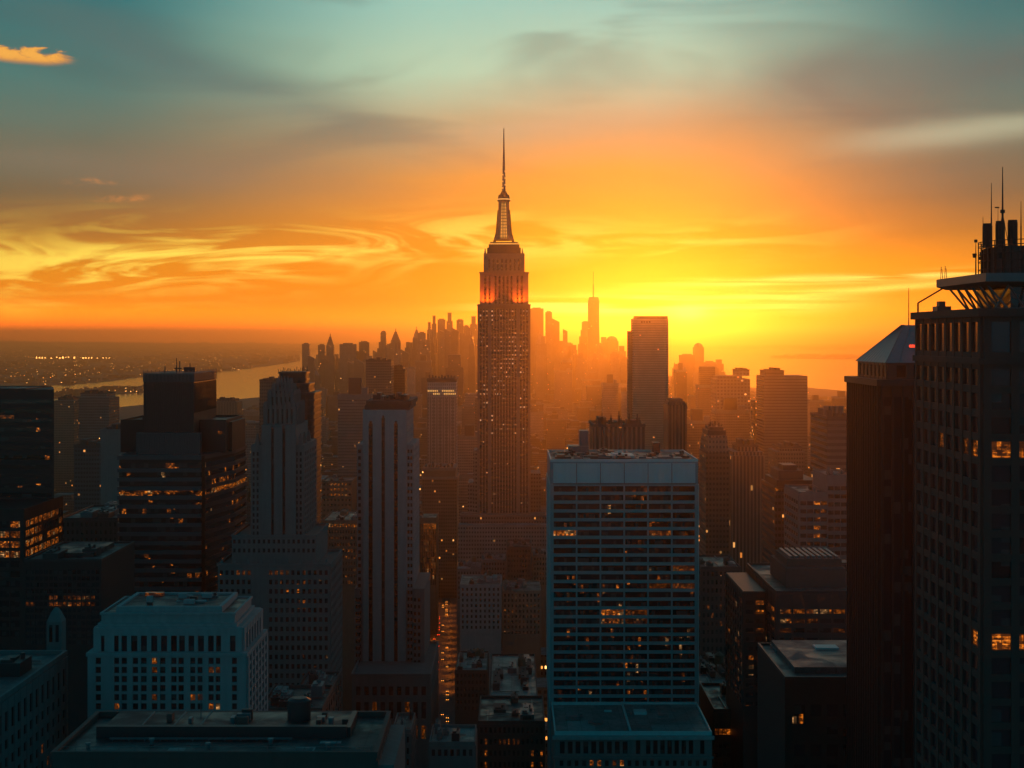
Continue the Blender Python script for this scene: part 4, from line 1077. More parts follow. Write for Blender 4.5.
e.part('wall', q, 'brown_brick'); e.roof(X(416), X(436.3), 0, 40, Z(519), 'dark_roof', 'brown_brick', units=2, seed=4); e.finish()

e = B('pale_slab_tower', 'pale ribbed tower with a sparkling lit row near its flat top left of the skyscraper', 'tower', 1700, 441.5)
X, Z = e.x, e.z; a, c = X(427.5), X(456)
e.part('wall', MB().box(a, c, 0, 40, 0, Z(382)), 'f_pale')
q = MB()
for k in range(10): xx = a+(c-a)*k/9; q.box(xx-.55, xx+.55, -.7, .03, 0, Z(398))
e.part('rib', q, 'limestone')['kind'] = 'stuff'
e.part('crown', MB().box(a-.8, c+.8, -.8, 41, Z(382)+.003, Z(378.3)), 'dark_stone')
r = random.Random(4)
for yy in (391.6, 394.6):
    for k in range(16):
        if r.random() < .8:
            xx = a+1+(c-a-2)*k/15; e.part('lit_window', MB().box(xx-.5, xx+.5, -.75, -.65, Z(yy), Z(yy)+1.7), 'gold')
q = MB()
for k in range(9): xx = a+2+(c-a-4)*k/8; q.box(xx-1, xx+.7, 6, 14, Z(378.3)+.01, Z(378.3)+1+r.random()*3)
e.part('mechanical_unit', q, 'dark_stone')['kind'] = 'stuff'

t_ = tower
t_('slab_tower', 'flat-topped brown slab rising behind the striped tower', 'tower', 2000, 366, 391, 361, 45, 'f_brown', seed=1)
t_('slab_tower', 'narrower brown tower with a ragged top beside the flat-topped brown slab', 'tower', 2050, 391.6, 405, 369, 40, 'f_brown', seed=2, steps=((393.5, 403, 367, 6),))
t_('office_tower', 'grey hazy tower with a chamfered head between black tower and banded tower', 'tower', 1900, 78.5, 109, 398, 50, 'f_grey', seed=3, steps=((80.5, 107, 394, 6),))
t_('office_tower', 'small brown hazy block just right of the black tower by the river', 'tower', 2200, 54, 74, 400.5, 50, 'f_brown', seed=4, steps=((58, 73, 398.5, 8),))
t_('office_tower', 'dark plain tower standing right beside the black tower', 'tower', 1200, 74, 101, 447, 45, 'f_dark', seed=5)
t_('office_tower', 'blank grey wall tower tucked behind the left edge of the banded tower', 'tower', 1100, 100.5, 122, 431.5, 45, 'grey_stone', seed=6)
t_('office_tower', 'plain brown tower peeping out behind the gothic tower crown', 'tower', 1500, 259.5, 280, 381, 45, 'f_brown', seed=7)
t_('apartment_block', 'hazy brown block with ribbed front right of the banded tower head', 'apartment block', 2500, 213, 237, 402, 50, 'f_fins', seed=8, steps=((217, 235, 400, 8),))
t_('dark_tower', 'dark broad tower with a row of spiky roof masts behind the white slab', 'tower', 850, 593, 645, 427, 40, 'f_fins', seed=9)
for o in list(bpy.data.objects):
    if o.get('label', '').startswith('dark broad tower with a row'):
        zt = H-(427-HZ)*850/F
        for px_, hh, w_ in ((603, 7.6, .6), (606.5, 5, .4), (612, 6.6, .6), (620, 8.6, .7), (622.5, 5, .4), (630.5, 7.2, .6), (638.5, 7.0, .8), (641, 5, .5), (597, 4, .5)):
            xx = (px_-619)*850/F
            MB().box(xx-w_, xx+w_, 8, 9.4, zt, zt+hh*.7).box(xx-w_*.4, xx+w_*.4, 8.4, 9, zt+hh*.7+.003, zt+hh).build('roof_mast', 'dark_stone', o)
e = B('curved_tower', 'tall hazy office slab with a round-cornered dark top right of the glowing downtown', 'skyscraper', 2400, 651)
X, Z = e.x, e.z
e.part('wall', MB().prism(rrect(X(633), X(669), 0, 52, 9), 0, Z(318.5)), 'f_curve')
e.part('crown', MB().prism(rrect(X(635.5), X(668.5), 3, 49, 8), Z(318.5)+.005, Z(316)), 'dark_stone')
e.part('wing_wall', MB().box(X(629), X(633.5), 14, 40, 0, Z(331)), 'f_haze')
for k in range(4): xx = X(641+k*2.6); e.part('lit_window', MB().box(xx, xx+2.6, -.1, .05, Z(322.8), Z(321)), 'lit_dim')
e = B('ribbed_tower', 'slim dark ribbed tower with a rounded top right above the white slab', 'tower', 1100, 677)
X, Z = e.x, e.z
e.part('wall', MB().box(X(668), X(686.5), 0, 34, 0, Z(405)), 'f_fins')
e.part('upper_wall', MB().frus(X(668.4), X(686.2), .5, 33, Z(405)+.004, X(669.5), X(685), 3, 30, Z(401.5)).box(X(671), X(683.5), 5, 28, Z(401.5)+.003, Z(399.3)), 'dark_stone')
q = MB()
for k in range(7): xx = X(668.2)+k*(X(686.3)-X(668.2))/6; q.box(xx-.35, xx+.35, -.5, .03, 0, Z(402.5))
e.part('rib', q, 'dark_stone')['kind'] = 'stuff'
e = B('crowned_tower', 'tapering brick tower with an antenna crown just right of the white slab', 'tower', 1000, 715)
X, Z = e.x, e.z
e.part('wall', MB().box(X(706), X(729.5), 0, 36, 0, Z(452)), 'f_brown')
e.part('upper_wall', MB().frus(X(706.6), X(728.8), .6, 35, Z(452)+.003, X(708), X(727), 2, 33, Z(436)), 'f_brown')
e.part('crown', MB().box(X(708.5), X(726.5), 3, 31, Z(436)+.003, Z(430.5)).box(X(710.5), X(724.5), 5, 28, Z(430.5)+.003, Z(427.5)), 'dark_stone')
for px_, hh in ((711, 3), (712.5, 5), (715, 3.6), (717, 6), (721, 4.4), (723.5, 2.5)):
    xx = X(px_); e.part('antenna', MB().box(xx-.5, xx+.5, 10, 11, Z(427.5), Z(427.5)+hh*.6).tube((xx, 10.5, Z(427.5)+hh*.6), (xx, 10.5, Z(427.5)+hh), .14), 'dark_stone')
t_('hazy_block', 'hazy orange-brown block with a notched roof left of the broad hazy block', 'tower', 2200, 716, 750, 379, 60, 'f_haze', seed=11, steps=((718, 742, 376, 6), (737, 749.5, 370.5, 10)))
t_('hazy_block', 'broad hazy flat-roofed block before the bay on the right', 'tower', 1900, 764, 807.5, 376, 60, 'f_lines', seed=12, steps=((766, 784, 371.5, 8),))
e = t_('cooling_block', 'dark brown block topped with pale cooling towers next to the black pyramid tower', 'office tower', 900, 827, 856, 419, 50, 'f_lines', seed=13)
for k in range(4):
    xx = e.x(831+k*5); e.part('cooling_tower', MB().cyl(xx, 14, e.z(417.5), e.z(408.5), 1.7, 1.5, 12).cyl(xx, 14, e.z(408.5)+.003, e.z(407), 1.9, 1.9, 12), 'limestone')
t_('hatted_tower', 'brown tower with a dark hat roof right of the antenna-crowned brick tower', 'tower', 1100, 731, 765, 456, 45, 'f_fins', seed=14, steps=((733, 763, 452, 4), (738, 758, 447, 10)))
t_('hazy_block', 'dark roofed low block in front of the broad hazy block', 'tower', 1300, 777, 805, 452, 45, 'f_brown', seed=15, steps=((780, 802, 448, 4),))
e = B('stepped_tower', 'dark blue-grey tower with stacked stepped roof blocks before the cooling towers', 'office tower', 820, 797)
X, Z = e.x, e.z
e.part('wall', MB().box(X(775), X(820), 0, 44, 0, Z(488)), 'f_dark')
e.part('upper_wall', MB().box(X(778), X(818), 4, 42, Z(488)+.003, Z(481)), 'dark_metal')
e.part('upper_wall', MB().box(X(781), X(806), 8, 34, Z(481)+.003, Z(472)), 'dark_stone')
e.part('upper_wall', MB().box(X(787), X(801), 12, 28, Z(472)+.003, Z(467)), 'dark_metal')
e.part('parapet', ring_boxes(MB(), X(774.6), X(820.4), -.4, 44, Z(488)+.004, Z(486.6), .6), 'dark_metal')
for px_, py_ in ((776.5, 491), (789, 552), (783, 521)): xx = X(px_); e.part('lit_window', MB().box(xx-.8, xx+1.0, -.08, .03, Z(py_), Z(py_)+1.3), 'lit')
e = B('terraced_block', 'pale terraced block with banded floors beside the black pyramid tower', 'office building', 760, 826)
X, Z = e.x, e.z
q = MB().box(X(799), X(828), 0, 40, 0, Z(494)); q2 = MB().box(X(828)+.01, X(856), 4, 40, 0, Z(478))
rows = [(Z(501+8.1*i)-2.2, Z(501+8.1*i)-.1) for i in range(13)]
e.grid(q, 'front', 0, spread(X(799)+.4, X(828)-.4, 4, .88), rows, X(799), X(828), Z(610), Z(495), t=.4, mat='glass_few', lit={(3, 0), (2, 0), (2, 3), (2, 4), (2, 7), (2, 8)})
e.grid(q, 'left', X(799), spread(1, 39, 6, .85), rows, 0, 40, Z(610), Z(495), t=.4, mat='glass')
e.grid(q2, 'front', 4, spread(X(828)+.6, X(856)-.4, 4, .88), [(Z(486+8.1*i, 4)-2.2, Z(486+8.1*i, 4)-.1) for i in range(14)], X(828)+.02, X(856), Z(610), Z(479), t=.4, mat='glass')
e.part('wall', q, 'grey_stone'); e.part('upper_wall', q2, 'grey_stone')
e.roof(X(799), X(828), 0, 40, Z(494), 'grey_roof', 'grey_stone', units=2, seed=31); e.roof(X(828)+.3, X(856), 4.3, 40, Z(478), 'grey_roof', 'grey_stone', units=3, seed=32); e.finish()

# ------------------------------------------------------------------ lit office block and the black one before it, lower right
e = B('lit_office_block', 'low dark office block with two bright orange lit rows beside the pyramid tower', 'office building', 480, 776)
X, Z = e.x, e.z; zt = Z(593.5); xr_ = 40; D = 60
q = MB().box(0, xr_, 0, D, 0, zt)
fr = [(Z(609+9.4*i)-1.45, Z(609+9.4*i)+.0) for i in range(12)]
fr = [(Z(613.6+9.5*i), Z(609.2+9.5*i)) for i in range(12)]
lc = spread(.6, D-.5, 8, .8); fcols = spread(.9, xr_-.5, 9, .84)
e.grid(q, 'front', 0, fcols, fr, 0, xr_, Z(720), zt-.2, t=.3, mat='glass_few', lit={(c, 0) for c in range(8)} | {(0, 1)}, dim={(1, 1), (0, 2), (2, 1), (4, 2)})
e.grid(q, 'left', 0, lc, fr, 0, D, Z(720), zt-.2, t=.3, mat='glass_few', lit={(0, 0), (0, 1)}, dim={(1, 0)})
e.part('wall', q, 'dark_metal')
e.roof(0, xr_, 0, D, zt, 'grey_roof', 'dark_metal', h=.8, units=3, seed=14)
q = MB().box(X(786, 10), X(846, 10), 10, 40, zt+.16, zt+6.5).box(X(788, 12), X(843, 12), 14, 36, zt+6.503, zt+9); e.part('penthouse', q, 'dark_stone')
q = MB()
for k in range(9): xx = X(790, 14)+k*1.9; q.box(xx, xx+1.0, 15, 35, zt+9.003, zt+9.8)
e.part('roof_fin', q, 'steel')['kind'] = 'stuff'
q = MB().box(-8, -.62, 16, D-4, 0, zt-2)
e.grid(q, 'front', 16, spread(-7.6, -.9, 2, .8), fr, -8, -.63, Z(720), zt-2.4, t=.3, mat='glass_few', lit={(1, 0), (1, 1)}, dim={(1, 3), (1, 6)})
e.grid(q, 'left', -8, spread(17, D-5, 7, .75), [(a-.2, c+.3) for a, c in fr], 16, D-4, Z(720), zt-2.4, t=.3, mat='glass_few', dim={(0, 0), (2, 5), (1, 5), (0, 6), (2, 7), (1, 9)})
e.part('wing_wall', q, 'dark_metal'); e.finish()

e = B('black_block', 'black building with an angled grey roof and one lit window at the lower right', 'building', 330, 785)
X, Z = e.x, e.z; zt = Z(680); xr_ = 30; D = 37
q = MB().box(0, xr_, 0, D, 0, zt); e.part('wall', q, 'black_metal')
e.roof(0, xr_, 0, D, zt, 'grey_roof', 'dark_metal', h=.7, t=.5, units=2, seed=77)
e.part('upper_roof', MB().box(3.2, xr_-1, 6, D-1, zt+.16, zt+1.5), 'grey_roof')
e.part('roof_hatch', MB().box(X(816, 25), X(837, 27), 25, 29, zt+1.503, zt+1.9), 'teal_panel')
q = MB()
for a, c, yy in ((792.5, 796.5, 716), (799, 803, 714)): e.part('window', MB().box(X(a), X(c), -.08, .03, Z(723.5), Z(yy)), 'lit', label='small lit window in the black wall')
for k in range(6):
    for j in range(5):
        if (k, j) not in ((0, 1), (1, 1)): e.part('window', MB().box(2+k*3.6, 4.4+k*3.6, -.08, .03, zt-8-4.4*j, zt-5.4-4.4*j), 'glass')
e.finish()
e = B('ribbon_lit_block', 'low dark block with one orange lit ribbon beside the white slab podium', 'building', 525, 735)
X, Z = e.x, e.z; zt = Z(712); q = MB().box(X(714), X(756.5), 0, 40, 0, zt)
e.grid(q, 'front', 0, spread(X(714.5), X(750.5), 9, .86), [(Z(734.6), Z(728.6))]+[(Z(744+9*i)-1.4, Z(744+9*i)) for i in range(4)], X(714), X(756.5), Z(800), zt-.2, t=.3, mat='glass', lit={(c, 0) for c in range(9)})
e.part('wall', q, 'dark_metal'); e.roof(X(714), X(756.5), 0, 40, zt, 'dark_roof', 'dark_metal', units=4, seed=3); e.finish()

# ------------------------------------------------------------------ lower blocks between the towers
def block(label, Y, x0, x1, yf, D, wall='dark_stone', roof='grey_roof', cols=8, fh=3.9, n=6, fill=.5, units=5, seed=0, tank=False, lit=None, dim=None, glass='glass', name='low_block', side=True):
    e = B(name, label, 'building', Y, (x0+x1)/2)
    zt = e.z(yf); a, c = e.x(x0), e.x(x1); q = MB().box(a, c, .3, D, 0, zt)
    rows = [(zt-3.4-fh*i, zt-1.3-fh*i) for i in range(n)]
    zl = zt-3.4-fh*n
    e.grid(q, 'front', .3, spread(a+.4, c-.4, cols, fill), rows, a, c, zl, zt-.2, t=.35, mat=glass, lit=lit, dim=dim)
    if side:
        k = max(3, int(D/6))
        if (a+c)/2+e.X0 < -2: e.grid(q, 'right', c, spread(.8, D-.4, k, fill), rows, .3, D, zl, zt-.2, t=.3, mat=glass)
        elif (a+c)/2+e.X0 > 2: e.grid(q, 'left', a, spread(.8, D-.4, k, fill), rows, .3, D, zl, zt-.2, t=.3, mat=glass)
    e.part('wall', q, wall); e.roof(a, c, .3, D, zt, roof, wall, units=units, seed=seed, tank=tank); e.finish()
    return e
block('long dark block with a cluttered pale roof in the central low-rise canyon', 663, 489, 538, 700, 92, 'dark_stone', 'pale_roof', 10, units=12, seed=51, tank=True)
block('small dark block with a patchy pale roof right beside the glowing street', 900, 455, 487, 672, 55, 'dark_stone', 'pale_roof', 8, units=8, seed=52, tank=True)
block('pale windowed stone block below the base of the skyscraper', 1050, 460, 501, 586, 45, 'pale_stone', 'grey_roof', 9, 3.8, 8, .42, seed=53, tank=True)
block('brown block with small windows next to the pale stone block', 1075, 502.5, 541, 592, 45, 'warm_stone', 'grey_roof', 10, 3.8, 8, .42, seed=54, glass='glass_few')
block('dark square block directly below the skyscraper base', 1165, 507, 531, 548, 42, 'dark_stone', 'dark_roof', 8, seed=55)
block('low pale-roofed block at the left foot of the skyscraper', 1180, 457, 481, 570, 40, 'grey_stone', 'pale_roof', 8, seed=56, tank=True)
block('low grey block wedged between the pale-roofed block and the dark square block', 1190, 482.5, 505.5, 561, 38, 'grey_stone', 'pale_roof', 8, seed=57)
block('narrow grey block at the right foot of the skyscraper', 1190, 533, 548, 556, 40, 'warm_stone', 'pale_roof', 5, seed=58)
block('teal-roofed colonnaded block at the bottom centre beside the glowing street', 480, 429, 475, 745.5, 22, 'grey_stone', 'pale_roof', 7, 8, 2, .55, 4, 59)
block('dark block with a column of orange windows at the bottom centre', 560, 478, 545, 724, 40, 'dark_stone', 'dark_roof', 14, 4.3, 8, .5, 6, 60, lit={(1, 1), (1, 2), (1, 3), (1, 4), (11, 2), (13, 2), (11, 3)}, dim={(4, 1), (5, 1), (6, 1), (7, 1), (8, 1), (13, 3), (11, 4), (1, 5), (13, 4)})
block('dark low block filling the gap between the stone block and the striped tower', 440, 258, 322, 712, 30, 'dark_stone', 'dark_roof', 10, seed=61, units=8)
block('small grey-roofed block behind the flat roof at bottom left', 500, 296, 332, 692, 26, 'dark_stone', 'grey_roof', 6, seed=62, units=6)
block('low pale-edged block under the podium of the striped tower', 520, 392, 411, 733, 24, 'grey_stone', 'grey_roof', 4, seed=63, units=2)
block('tall dim block just right of the white slab', 720, 701, 741, 569, 40, 'dark_stone', 'grey_roof', 9, 4.0, 12, .5, 5, 64, dim={(2, 5), (4, 6), (7, 5), (8, 4), (1, 4)}, glass='glass_few')
block('low dark block with a cluttered roof between white slab and lit office block', 570, 700, 746, 690, 55, 'dark_stone', 'grey_roof', 10, seed=65, units=9, tank=True)
block('dim brick block behind the low cluttered roof right of the white slab', 800, 735, 764, 600, 40, 'brown_brick', 'dark_roof', 7, 4, 10, .5, 3, 66, glass='glass_few')
block('low dark block behind the black tower beside the river side', 760, 60, 118, 520, 60, 'dark_metal', 'grey_roof', 12, seed=67, units=8)
block('brown block with two lit window rows between gothic and striped towers', 1000, 322, 362, 522, 60, 'brown_brick', 'dark_roof', 14, 4.2, 10, .5, 4, 68, lit={(c, 0) for c in range(2, 13)}, glass='glass_some', side=False)
block('hazy grid block with a bright square of lit windows right of the louvred tower', 1500, 322, 352, 482, 50, 'brown_brick', 'dark_roof', 8, 5.2, 8, .5, 3, 69, lit={(c, r) for c in range(2, 7) for r in range(0, 3)}, side=False)

# ------------------------------------------------------------------ streets with lamps and cars
def avenue(name, p0, p1, w):
    (xa, ya), (xb, yb) = p0, p1; dx_, dy_ = xb-xa, yb-ya; L = math.hypot(dx_, dy_); nx_, ny_ = -dy_/L*w/2, dx_/L*w/2
    sheet(name, ccw([(xa-nx_, ya-ny_), (xb-nx_, yb-ny_), (xb+nx_, yb+ny_), (xa+nx_, ya+ny_)]), .02, 'asphalt')
    for s_ in (-1, 1):
        k0, k1 = 1.0, 1.0+5.0/w*1.4
        q = sheet('pavement', ccw([(xa+s_*nx_*k0, ya+s_*ny_*k0), (xb+s_*nx_*k0, yb+s_*ny_*k0), (xb+s_*nx_*k1, yb+s_*ny_*k1), (xa+s_*nx_*k1, ya+s_*ny_*k1)]), .15, 'ground', .15)
    return lambda t, o: (xa+dx_*t-dy_/L*o, ya+dy_*t+dx_/L*o)
AV = avenue('avenue', (-43, 880), (-70, 1480), 17)
SV = avenue('side_avenue', (-105, 900), (-147, 1420), 14)
q = MB(); q.box(-.95, .95, -2.3, 2.3, .35, .85).frus(-.9, .9, -1.5, 1.9, .853, -.7, .7, -.9, 1.5, 1.45)
for sx in (-.92, .92):
    for sy in (-1.45, 1.45): q.box(sx-.12, sx+.12, sy-.33, sy+.33, 0, .66)
for sx in (-.62, .62): q.box(sx-.28, sx+.28, -2.36, -2.302, .55, .8, 1); q.box(sx-.26, sx+.26, 2.302, 2.36, .58, .8, 2)
carm = q.mesh('car', ['car', 'carlamp', 'tail'])
r = random.Random(33); slots = []
for f, n_, offs, g, lab in ((AV, 60, (-5.4, -1.9, 1.9, 5.4), 'cars on the glowing avenue', 'car with glowing lights on the avenue beside the brown tower'),
                            (SV, 30, (-3.6, 3.6), 'cars on the side avenue', 'car with glowing lights on the side avenue right of the gothic tower')):
    for i in range(n_):
        o = bpy.data.objects.new('car', carm); COL.objects.link(o); off = r.choice(offs)
        x, y = f((i+.2+.6*r.random())/n_, off); o.location = (x, y, .024)
        d0, d1 = f(0, 0), f(1, 0)
        o.rotation_euler.z = math.atan2(d1[1]-d0[1], d1[0]-d0[0])-math.pi/2+(math.pi if off > 0 else 0)
        tag(o, lab, 'car', g)
q = MB().cyl(0, 0, 0, 8.2, .14, .09, 8); q.tube((0, 0, 8.1), (1.8, 0, 8.6), .06); q.frus(1.3, 2.6, -.35, .35, 8.45, 1.5, 2.4, -.2, .2, 8.75)
q.box(1.38, 2.52, -.29, .29, 8.40, 8.447, 1); q.box(1.3, 1.37, -.35, .35, 8.1, 8.447); q.box(2.53, 2.6, -.35, .35, 8.1, 8.447); q.box(1.37, 2.53, -.35, -.30, 8.1, 8.447); q.box(1.37, 2.53, .30, .35, 8.1, 8.447)
lampm = q.mesh('street_lamp', ['dark_metal', 'lamp'])
for f, n_, hw, g, lab, t0, t1 in ((AV, 30, 9.2, 'lamps along the glowing avenue', 'orange street lamp on the avenue beside the brown tower', .36, .99), (SV, 18, 7.8, 'lamps along the side avenue', 'orange street lamp on the side avenue right of the gothic tower', .2, .8)):
    for i in range(n_):
        s_ = 1 if i % 2 else -1
        o = bpy.data.objects.new('street_lamp', lampm); COL.objects.link(o)
        x, y = f(t0+(t1-t0)*(i+.5)/n_, s_*hw); o.location = (x, y, .15); o.rotation_euler.z = math.pi if s_ < 0 else 0
        tag(o, lab, 'street lamp', g)

# ------------------------------------------------------------------ the downtown skyline in the haze
def far_tower(x0, x1, yt, Y, label, kind='flat', mat='f_haze', name='distant_tower'):
    Y += 1500
    xa, xb, z = (x0-512)*Y/F, (x1-512)*Y/F, H-(yt-HZ)*Y/F; w = xb-xa; c = (xa+xb)/2; D = min(w, 70)
    q = MB(); Bx = lambda k, za, zb: q.box(c-w*k/2, c+w*k/2, Y+D*(1-k)/2, Y+D*(1+k)/2, za, zb)
    if kind == 'flat': Bx(1, 0, z-4); Bx(.6, z-3.99, z)
    elif kind == 'step': Bx(1, 0, z*.72); Bx(.8, z*.72+.01, z*.9); Bx(.5, z*.9+.01, z)
    elif kind == 'point':
        Bx(1, 0, z*.70); Bx(.78, z*.70+.01, z*.84)
        q.frus(c-w*.36, c+w*.36, Y+D*.14, Y+D*.86, z*.84+.02, c-w*.08, c+w*.08, Y+D*.42, Y+D*.58, z*.96); q.tube((c, Y+D/2, z*.955), (c, Y+D/2, z), 1.6, 6)
    elif kind == 'slant': q.frus(xa, xb, Y, Y+D, 0, xa, xb, Y, Y+D, z-w*.5); o = len(q.v); q.v += [(xa, Y, z-w*.5+.01), (xb, Y, z-w*.5+.01), (xb, Y+D, z-w*.5+.01), (xa, Y+D, z-w*.5+.01), (xa, Y, z), (xa, Y+D, z)]; q.face([o, o+1, o+4]); q.face([o+3, o+5, o+2]); q.face([o+1, o+2, o+5, o+4]); q.face([o, o+4, o+5, o+3])
    elif kind == 'dome':
        Bx(1, 0, z-w*.42)
        rr_ = [(w*.47*math.cos(t), z-w*.42+w*.42*math.sin(t)) for t in (0, .4, .8, 1.2, 1.5)]
        q.loft([[(c+R_*math.cos(2*math.pi*i/12), Y+D/2+R_*math.sin(2*math.pi*i/12), zz+.01) for i in range(12)] for R_, zz in rr_])
    o = q.build(name, mat); 
    for v in o.data.vertices: v.co -= Vector((c, Y, 0))
    o.location = (c, Y, 0)
    return tag(o, label, 'skyscraper', 'hazy downtown towers' if not label.startswith('faint') else 'faint towers '+label[17:])
FT = [
 (302, 309.5, 343, 4300, 'small flat hazy tower at the far left end of the skyline', 'flat'),
 (318, 325, 344, 4200, 'low hazy tower touching the left side of the leftmost pointed tower', 'flat'),
 (325, 334.5, 333.5, 4100, 'leftmost pointed tower of the hazy skyline', 'point'),
 (339.5, 355, 343, 4000, 'broad flat hazy block right of the leftmost pointed tower', 'flat'),
 (359, 368.5, 341, 4100, 'slim flat hazy tower above the flat-topped brown slab', 'flat'),
 (376, 386, 342, 4300, 'low stepped hazy tower left of the pair over the brown slab', 'step'),
 (380.5, 386, 330.5, 4800, 'thin round-topped hazy tower above the ragged brown tower', 'dome'),
 (389.5, 401, 328.5, 4500, 'gently pointed hazy tower right of the thin round-topped one', 'point'),
 (386, 391, 344, 4700, 'short slab between the round-topped and gently pointed hazy towers', 'flat'),
 (404, 411.5, 342, 4900, 'short hazy tower with stepped top left of the sharp-pointed one', 'step'),
 (411.5, 421, 326.5, 4700, 'sharp-pointed hazy tower left of the dense hazy cluster', 'point'),
 (421, 427, 337, 5200, 'short slanted hazy tower at the left slope of the dense cluster', 'slant'),
 (426.5, 432, 322, 5100, 'stepped hazy tower first up the slope of the dense cluster', 'step'),
 (431, 437, 315.5, 5000, 'stepped-top hazy tower high on the slope of the dense cluster', 'step'),
 (437.5, 445.5, 318.5, 5300, 'flat hazy tower left of the tallest in the dense cluster', 'flat'),
 (445.5, 453.5, 312.5, 5100, 'tallest tower of the dense hazy cluster', 'step'),
 (456.5, 463.5, 319, 5200, 'flat-topped hazy tower right of the tallest cluster tower', 'flat'),
 (463.5, 469, 325, 5400, 'short flat hazy tower in the cluster right of the tallest two', 'flat'),
 (469, 478, 316, 5200, 'broad hazy tower touching the left edge of the skyscraper', 'step'),
 (530, 543.5, 307.5, 5000, 'broad flat hazy tower touching the right edge of the skyscraper', 'flat'),
 (545.5, 552, 311, 5100, 'slim flat hazy tower right of the broad one by the skyscraper', 'flat'),
 (551.5, 559.5, 318, 5200, 'slanted hazy tower joined to the slim flat one', 'slant'),
 (563, 567.5, 329, 5200, 'thin blade-like hazy tower left of the spired tower', 'slant'),
 (578.5, 588, 330, 5400, 'hazy stepped tower leaning on the left side of the spired tower', 'step'),
 (582, 589, 321, 5700, 'slim hazy tower directly behind the left edge of spired tower', 'flat'),
 (599, 609, 337, 5300, 'hazy stepped tower right of the spired tower', 'step'),
 (606, 618.5, 336, 5600, 'round-shouldered hazy tower with a small finial right of spired tower', 'dome'),
 (617, 627, 346, 5000, 'low hazy block between the spired tower and round-cornered slab', 'step'),
 (680.5, 695, 354, 4300, 'low hazy block right of the round-cornered slab', 'flat'),
 (694, 704, 343, 4500, 'round-topped hazy tower over the bay right of the round-cornered slab', 'dome'),
 (704, 716, 361, 4300, 'low flat hazy block stepping down toward the bay', 'flat'),
 (714, 725, 359.5, 4500, 'outermost low hazy block at the edge of the bay', 'step'),
 (672, 683, 364, 4000, 'low stepped block tucked right beside the round-cornered slab', 'step'),
]
for a in FT: far_tower(*a)
rs = random.Random(77)
def prof(px):
    pts = [(306, 352), (345, 347), (375, 343), (405, 336), (428, 326), (450, 321), (476, 320), (530, 318), (560, 330), (575, 338), (600, 340), (625, 348), (690, 356), (730, 368)]
    for (a, ya), (c, yc) in zip(pts, pts[1:]):
        if a <= px <= c: return ya+(yc-ya)*(px-a)/(c-a)
for zone, xa_, xb_, n_ in (('packed between the leftmost pointed tower and the skyscraper', 308, 474, 46), ('packed around the foot of the spired downtown tower', 531, 626, 26), ('stepping down to the bay right of the round-cornered slab', 672, 728, 12)):
    for i in range(n_):
        px = xa_+(xb_-xa_)*(i+rs.random())/n_; w_ = rs.uniform(4, 10.5); yt = prof(px)+abs(rs.gauss(0, 8))+3
        far_tower(px-w_/2, px+w_/2, min(yt, 372), rs.uniform(3300, 5600), 'faint hazy tower '+zone, rs.choice(['step', 'step', 'flat', 'slant', 'point', 'step']))
e = B('spired_tower', 'tallest hazy downtown tower with a thin spire right of the skyscraper', 'skyscraper', 6000, 593.7, 'hazy downtown towers')
X, Z = e.x, e.z; a, c = X(588), X(599.8); w = c-a
e.part('wall', MB().frus(a, c, 0, w, 0, a+w*.04, c-w*.04, w*.04, w*.96, Z(301)), 'f_haze')
e.part('crown', MB().frus(a+w*.05, c-w*.05, w*.05, w*.95, Z(301)+.05, a+w*.12, c-w*.12, w*.12, w*.88, Z(297)), 'f_haze')
e.part('spire', MB().tube((0, w/2, Z(297.2)), (0, w/2, Z(284)), 2.6, 8).tube((0, w/2, Z(284)), (0, w/2, Z(271)), 1.3, 6), 'dark_stone')

# ------------------------------------------------------------------ blocks of the city, near ones as objects and the far mass as one
boxes = []
for o in bpy.data.objects:
    if o.type == 'MESH' and o.get('kind') != 'structure' and not o.name.startswith(('car', 'street_lamp')):
        L = Vector(o.location)+(Vector(o.parent.location) if o.parent and not (o.parent.parent) else Vector())
        vs = o.data.vertices
        if not len(vs): continue
        xs = [v.co.x for v in vs]; ys = [v.co.y for v in vs]
        if max(xs)-min(xs) > 5: boxes.append((min(xs)+L.x, max(xs)+L.x, min(ys)+L.y, max(ys)+L.y))
boxes = list(set((round(a), round(c), round(d), round(g)) for a, c, d, g in boxes))
def free(x0, x1, y0, y1):
    for a, c, d, g in boxes:
        if x0 < c+3 and x1 > a-3 and y0 < g+3 and y1 > d-3: return False
    for f in (AV, SV):
        p0, p1 = f(0, 0), f(1, 0)
        if y0 < p1[1]+20:
            for yy in (y0, y1):
                t = (yy-p0[1])/(p1[1]-p0[1]); xc = p0[0]+(p1[0]-p0[0])*t
                if x0 < xc+15 and x1 > xc-15: return False
    return True
def ceiling(px):
    pts = [(-200, 470), (60, 440), (120, 425), (213, 412), (262, 405), (300, 374), (335, 360), (420, 349), (470, 344), (530, 346), (570, 352), (625, 360), (690, 372), (740, 388), (800, 391), (850, 396), (1100, 420)]
    for (a, ya), (c, yc) in zip(pts, pts[1:]):
        if a <= px <= c: return ya+(yc-ya)*(px-a)/(c-a)
    return 430
shoreY = [(-900, 5200)]+[ground_at(*q)[::-1][::-1] for q in shore]
def inland(x, y):
    px = 512+x*F/y
    for (a, ya), (c, yc) in zip(shore, shore[1:]):
        if a <= px <= c:
            return y < (H*F/((ya+(yc-ya)*(px-a)/(c-a))-HZ))-60
    return False
r = random.Random(101); cand = []
y = 700.0
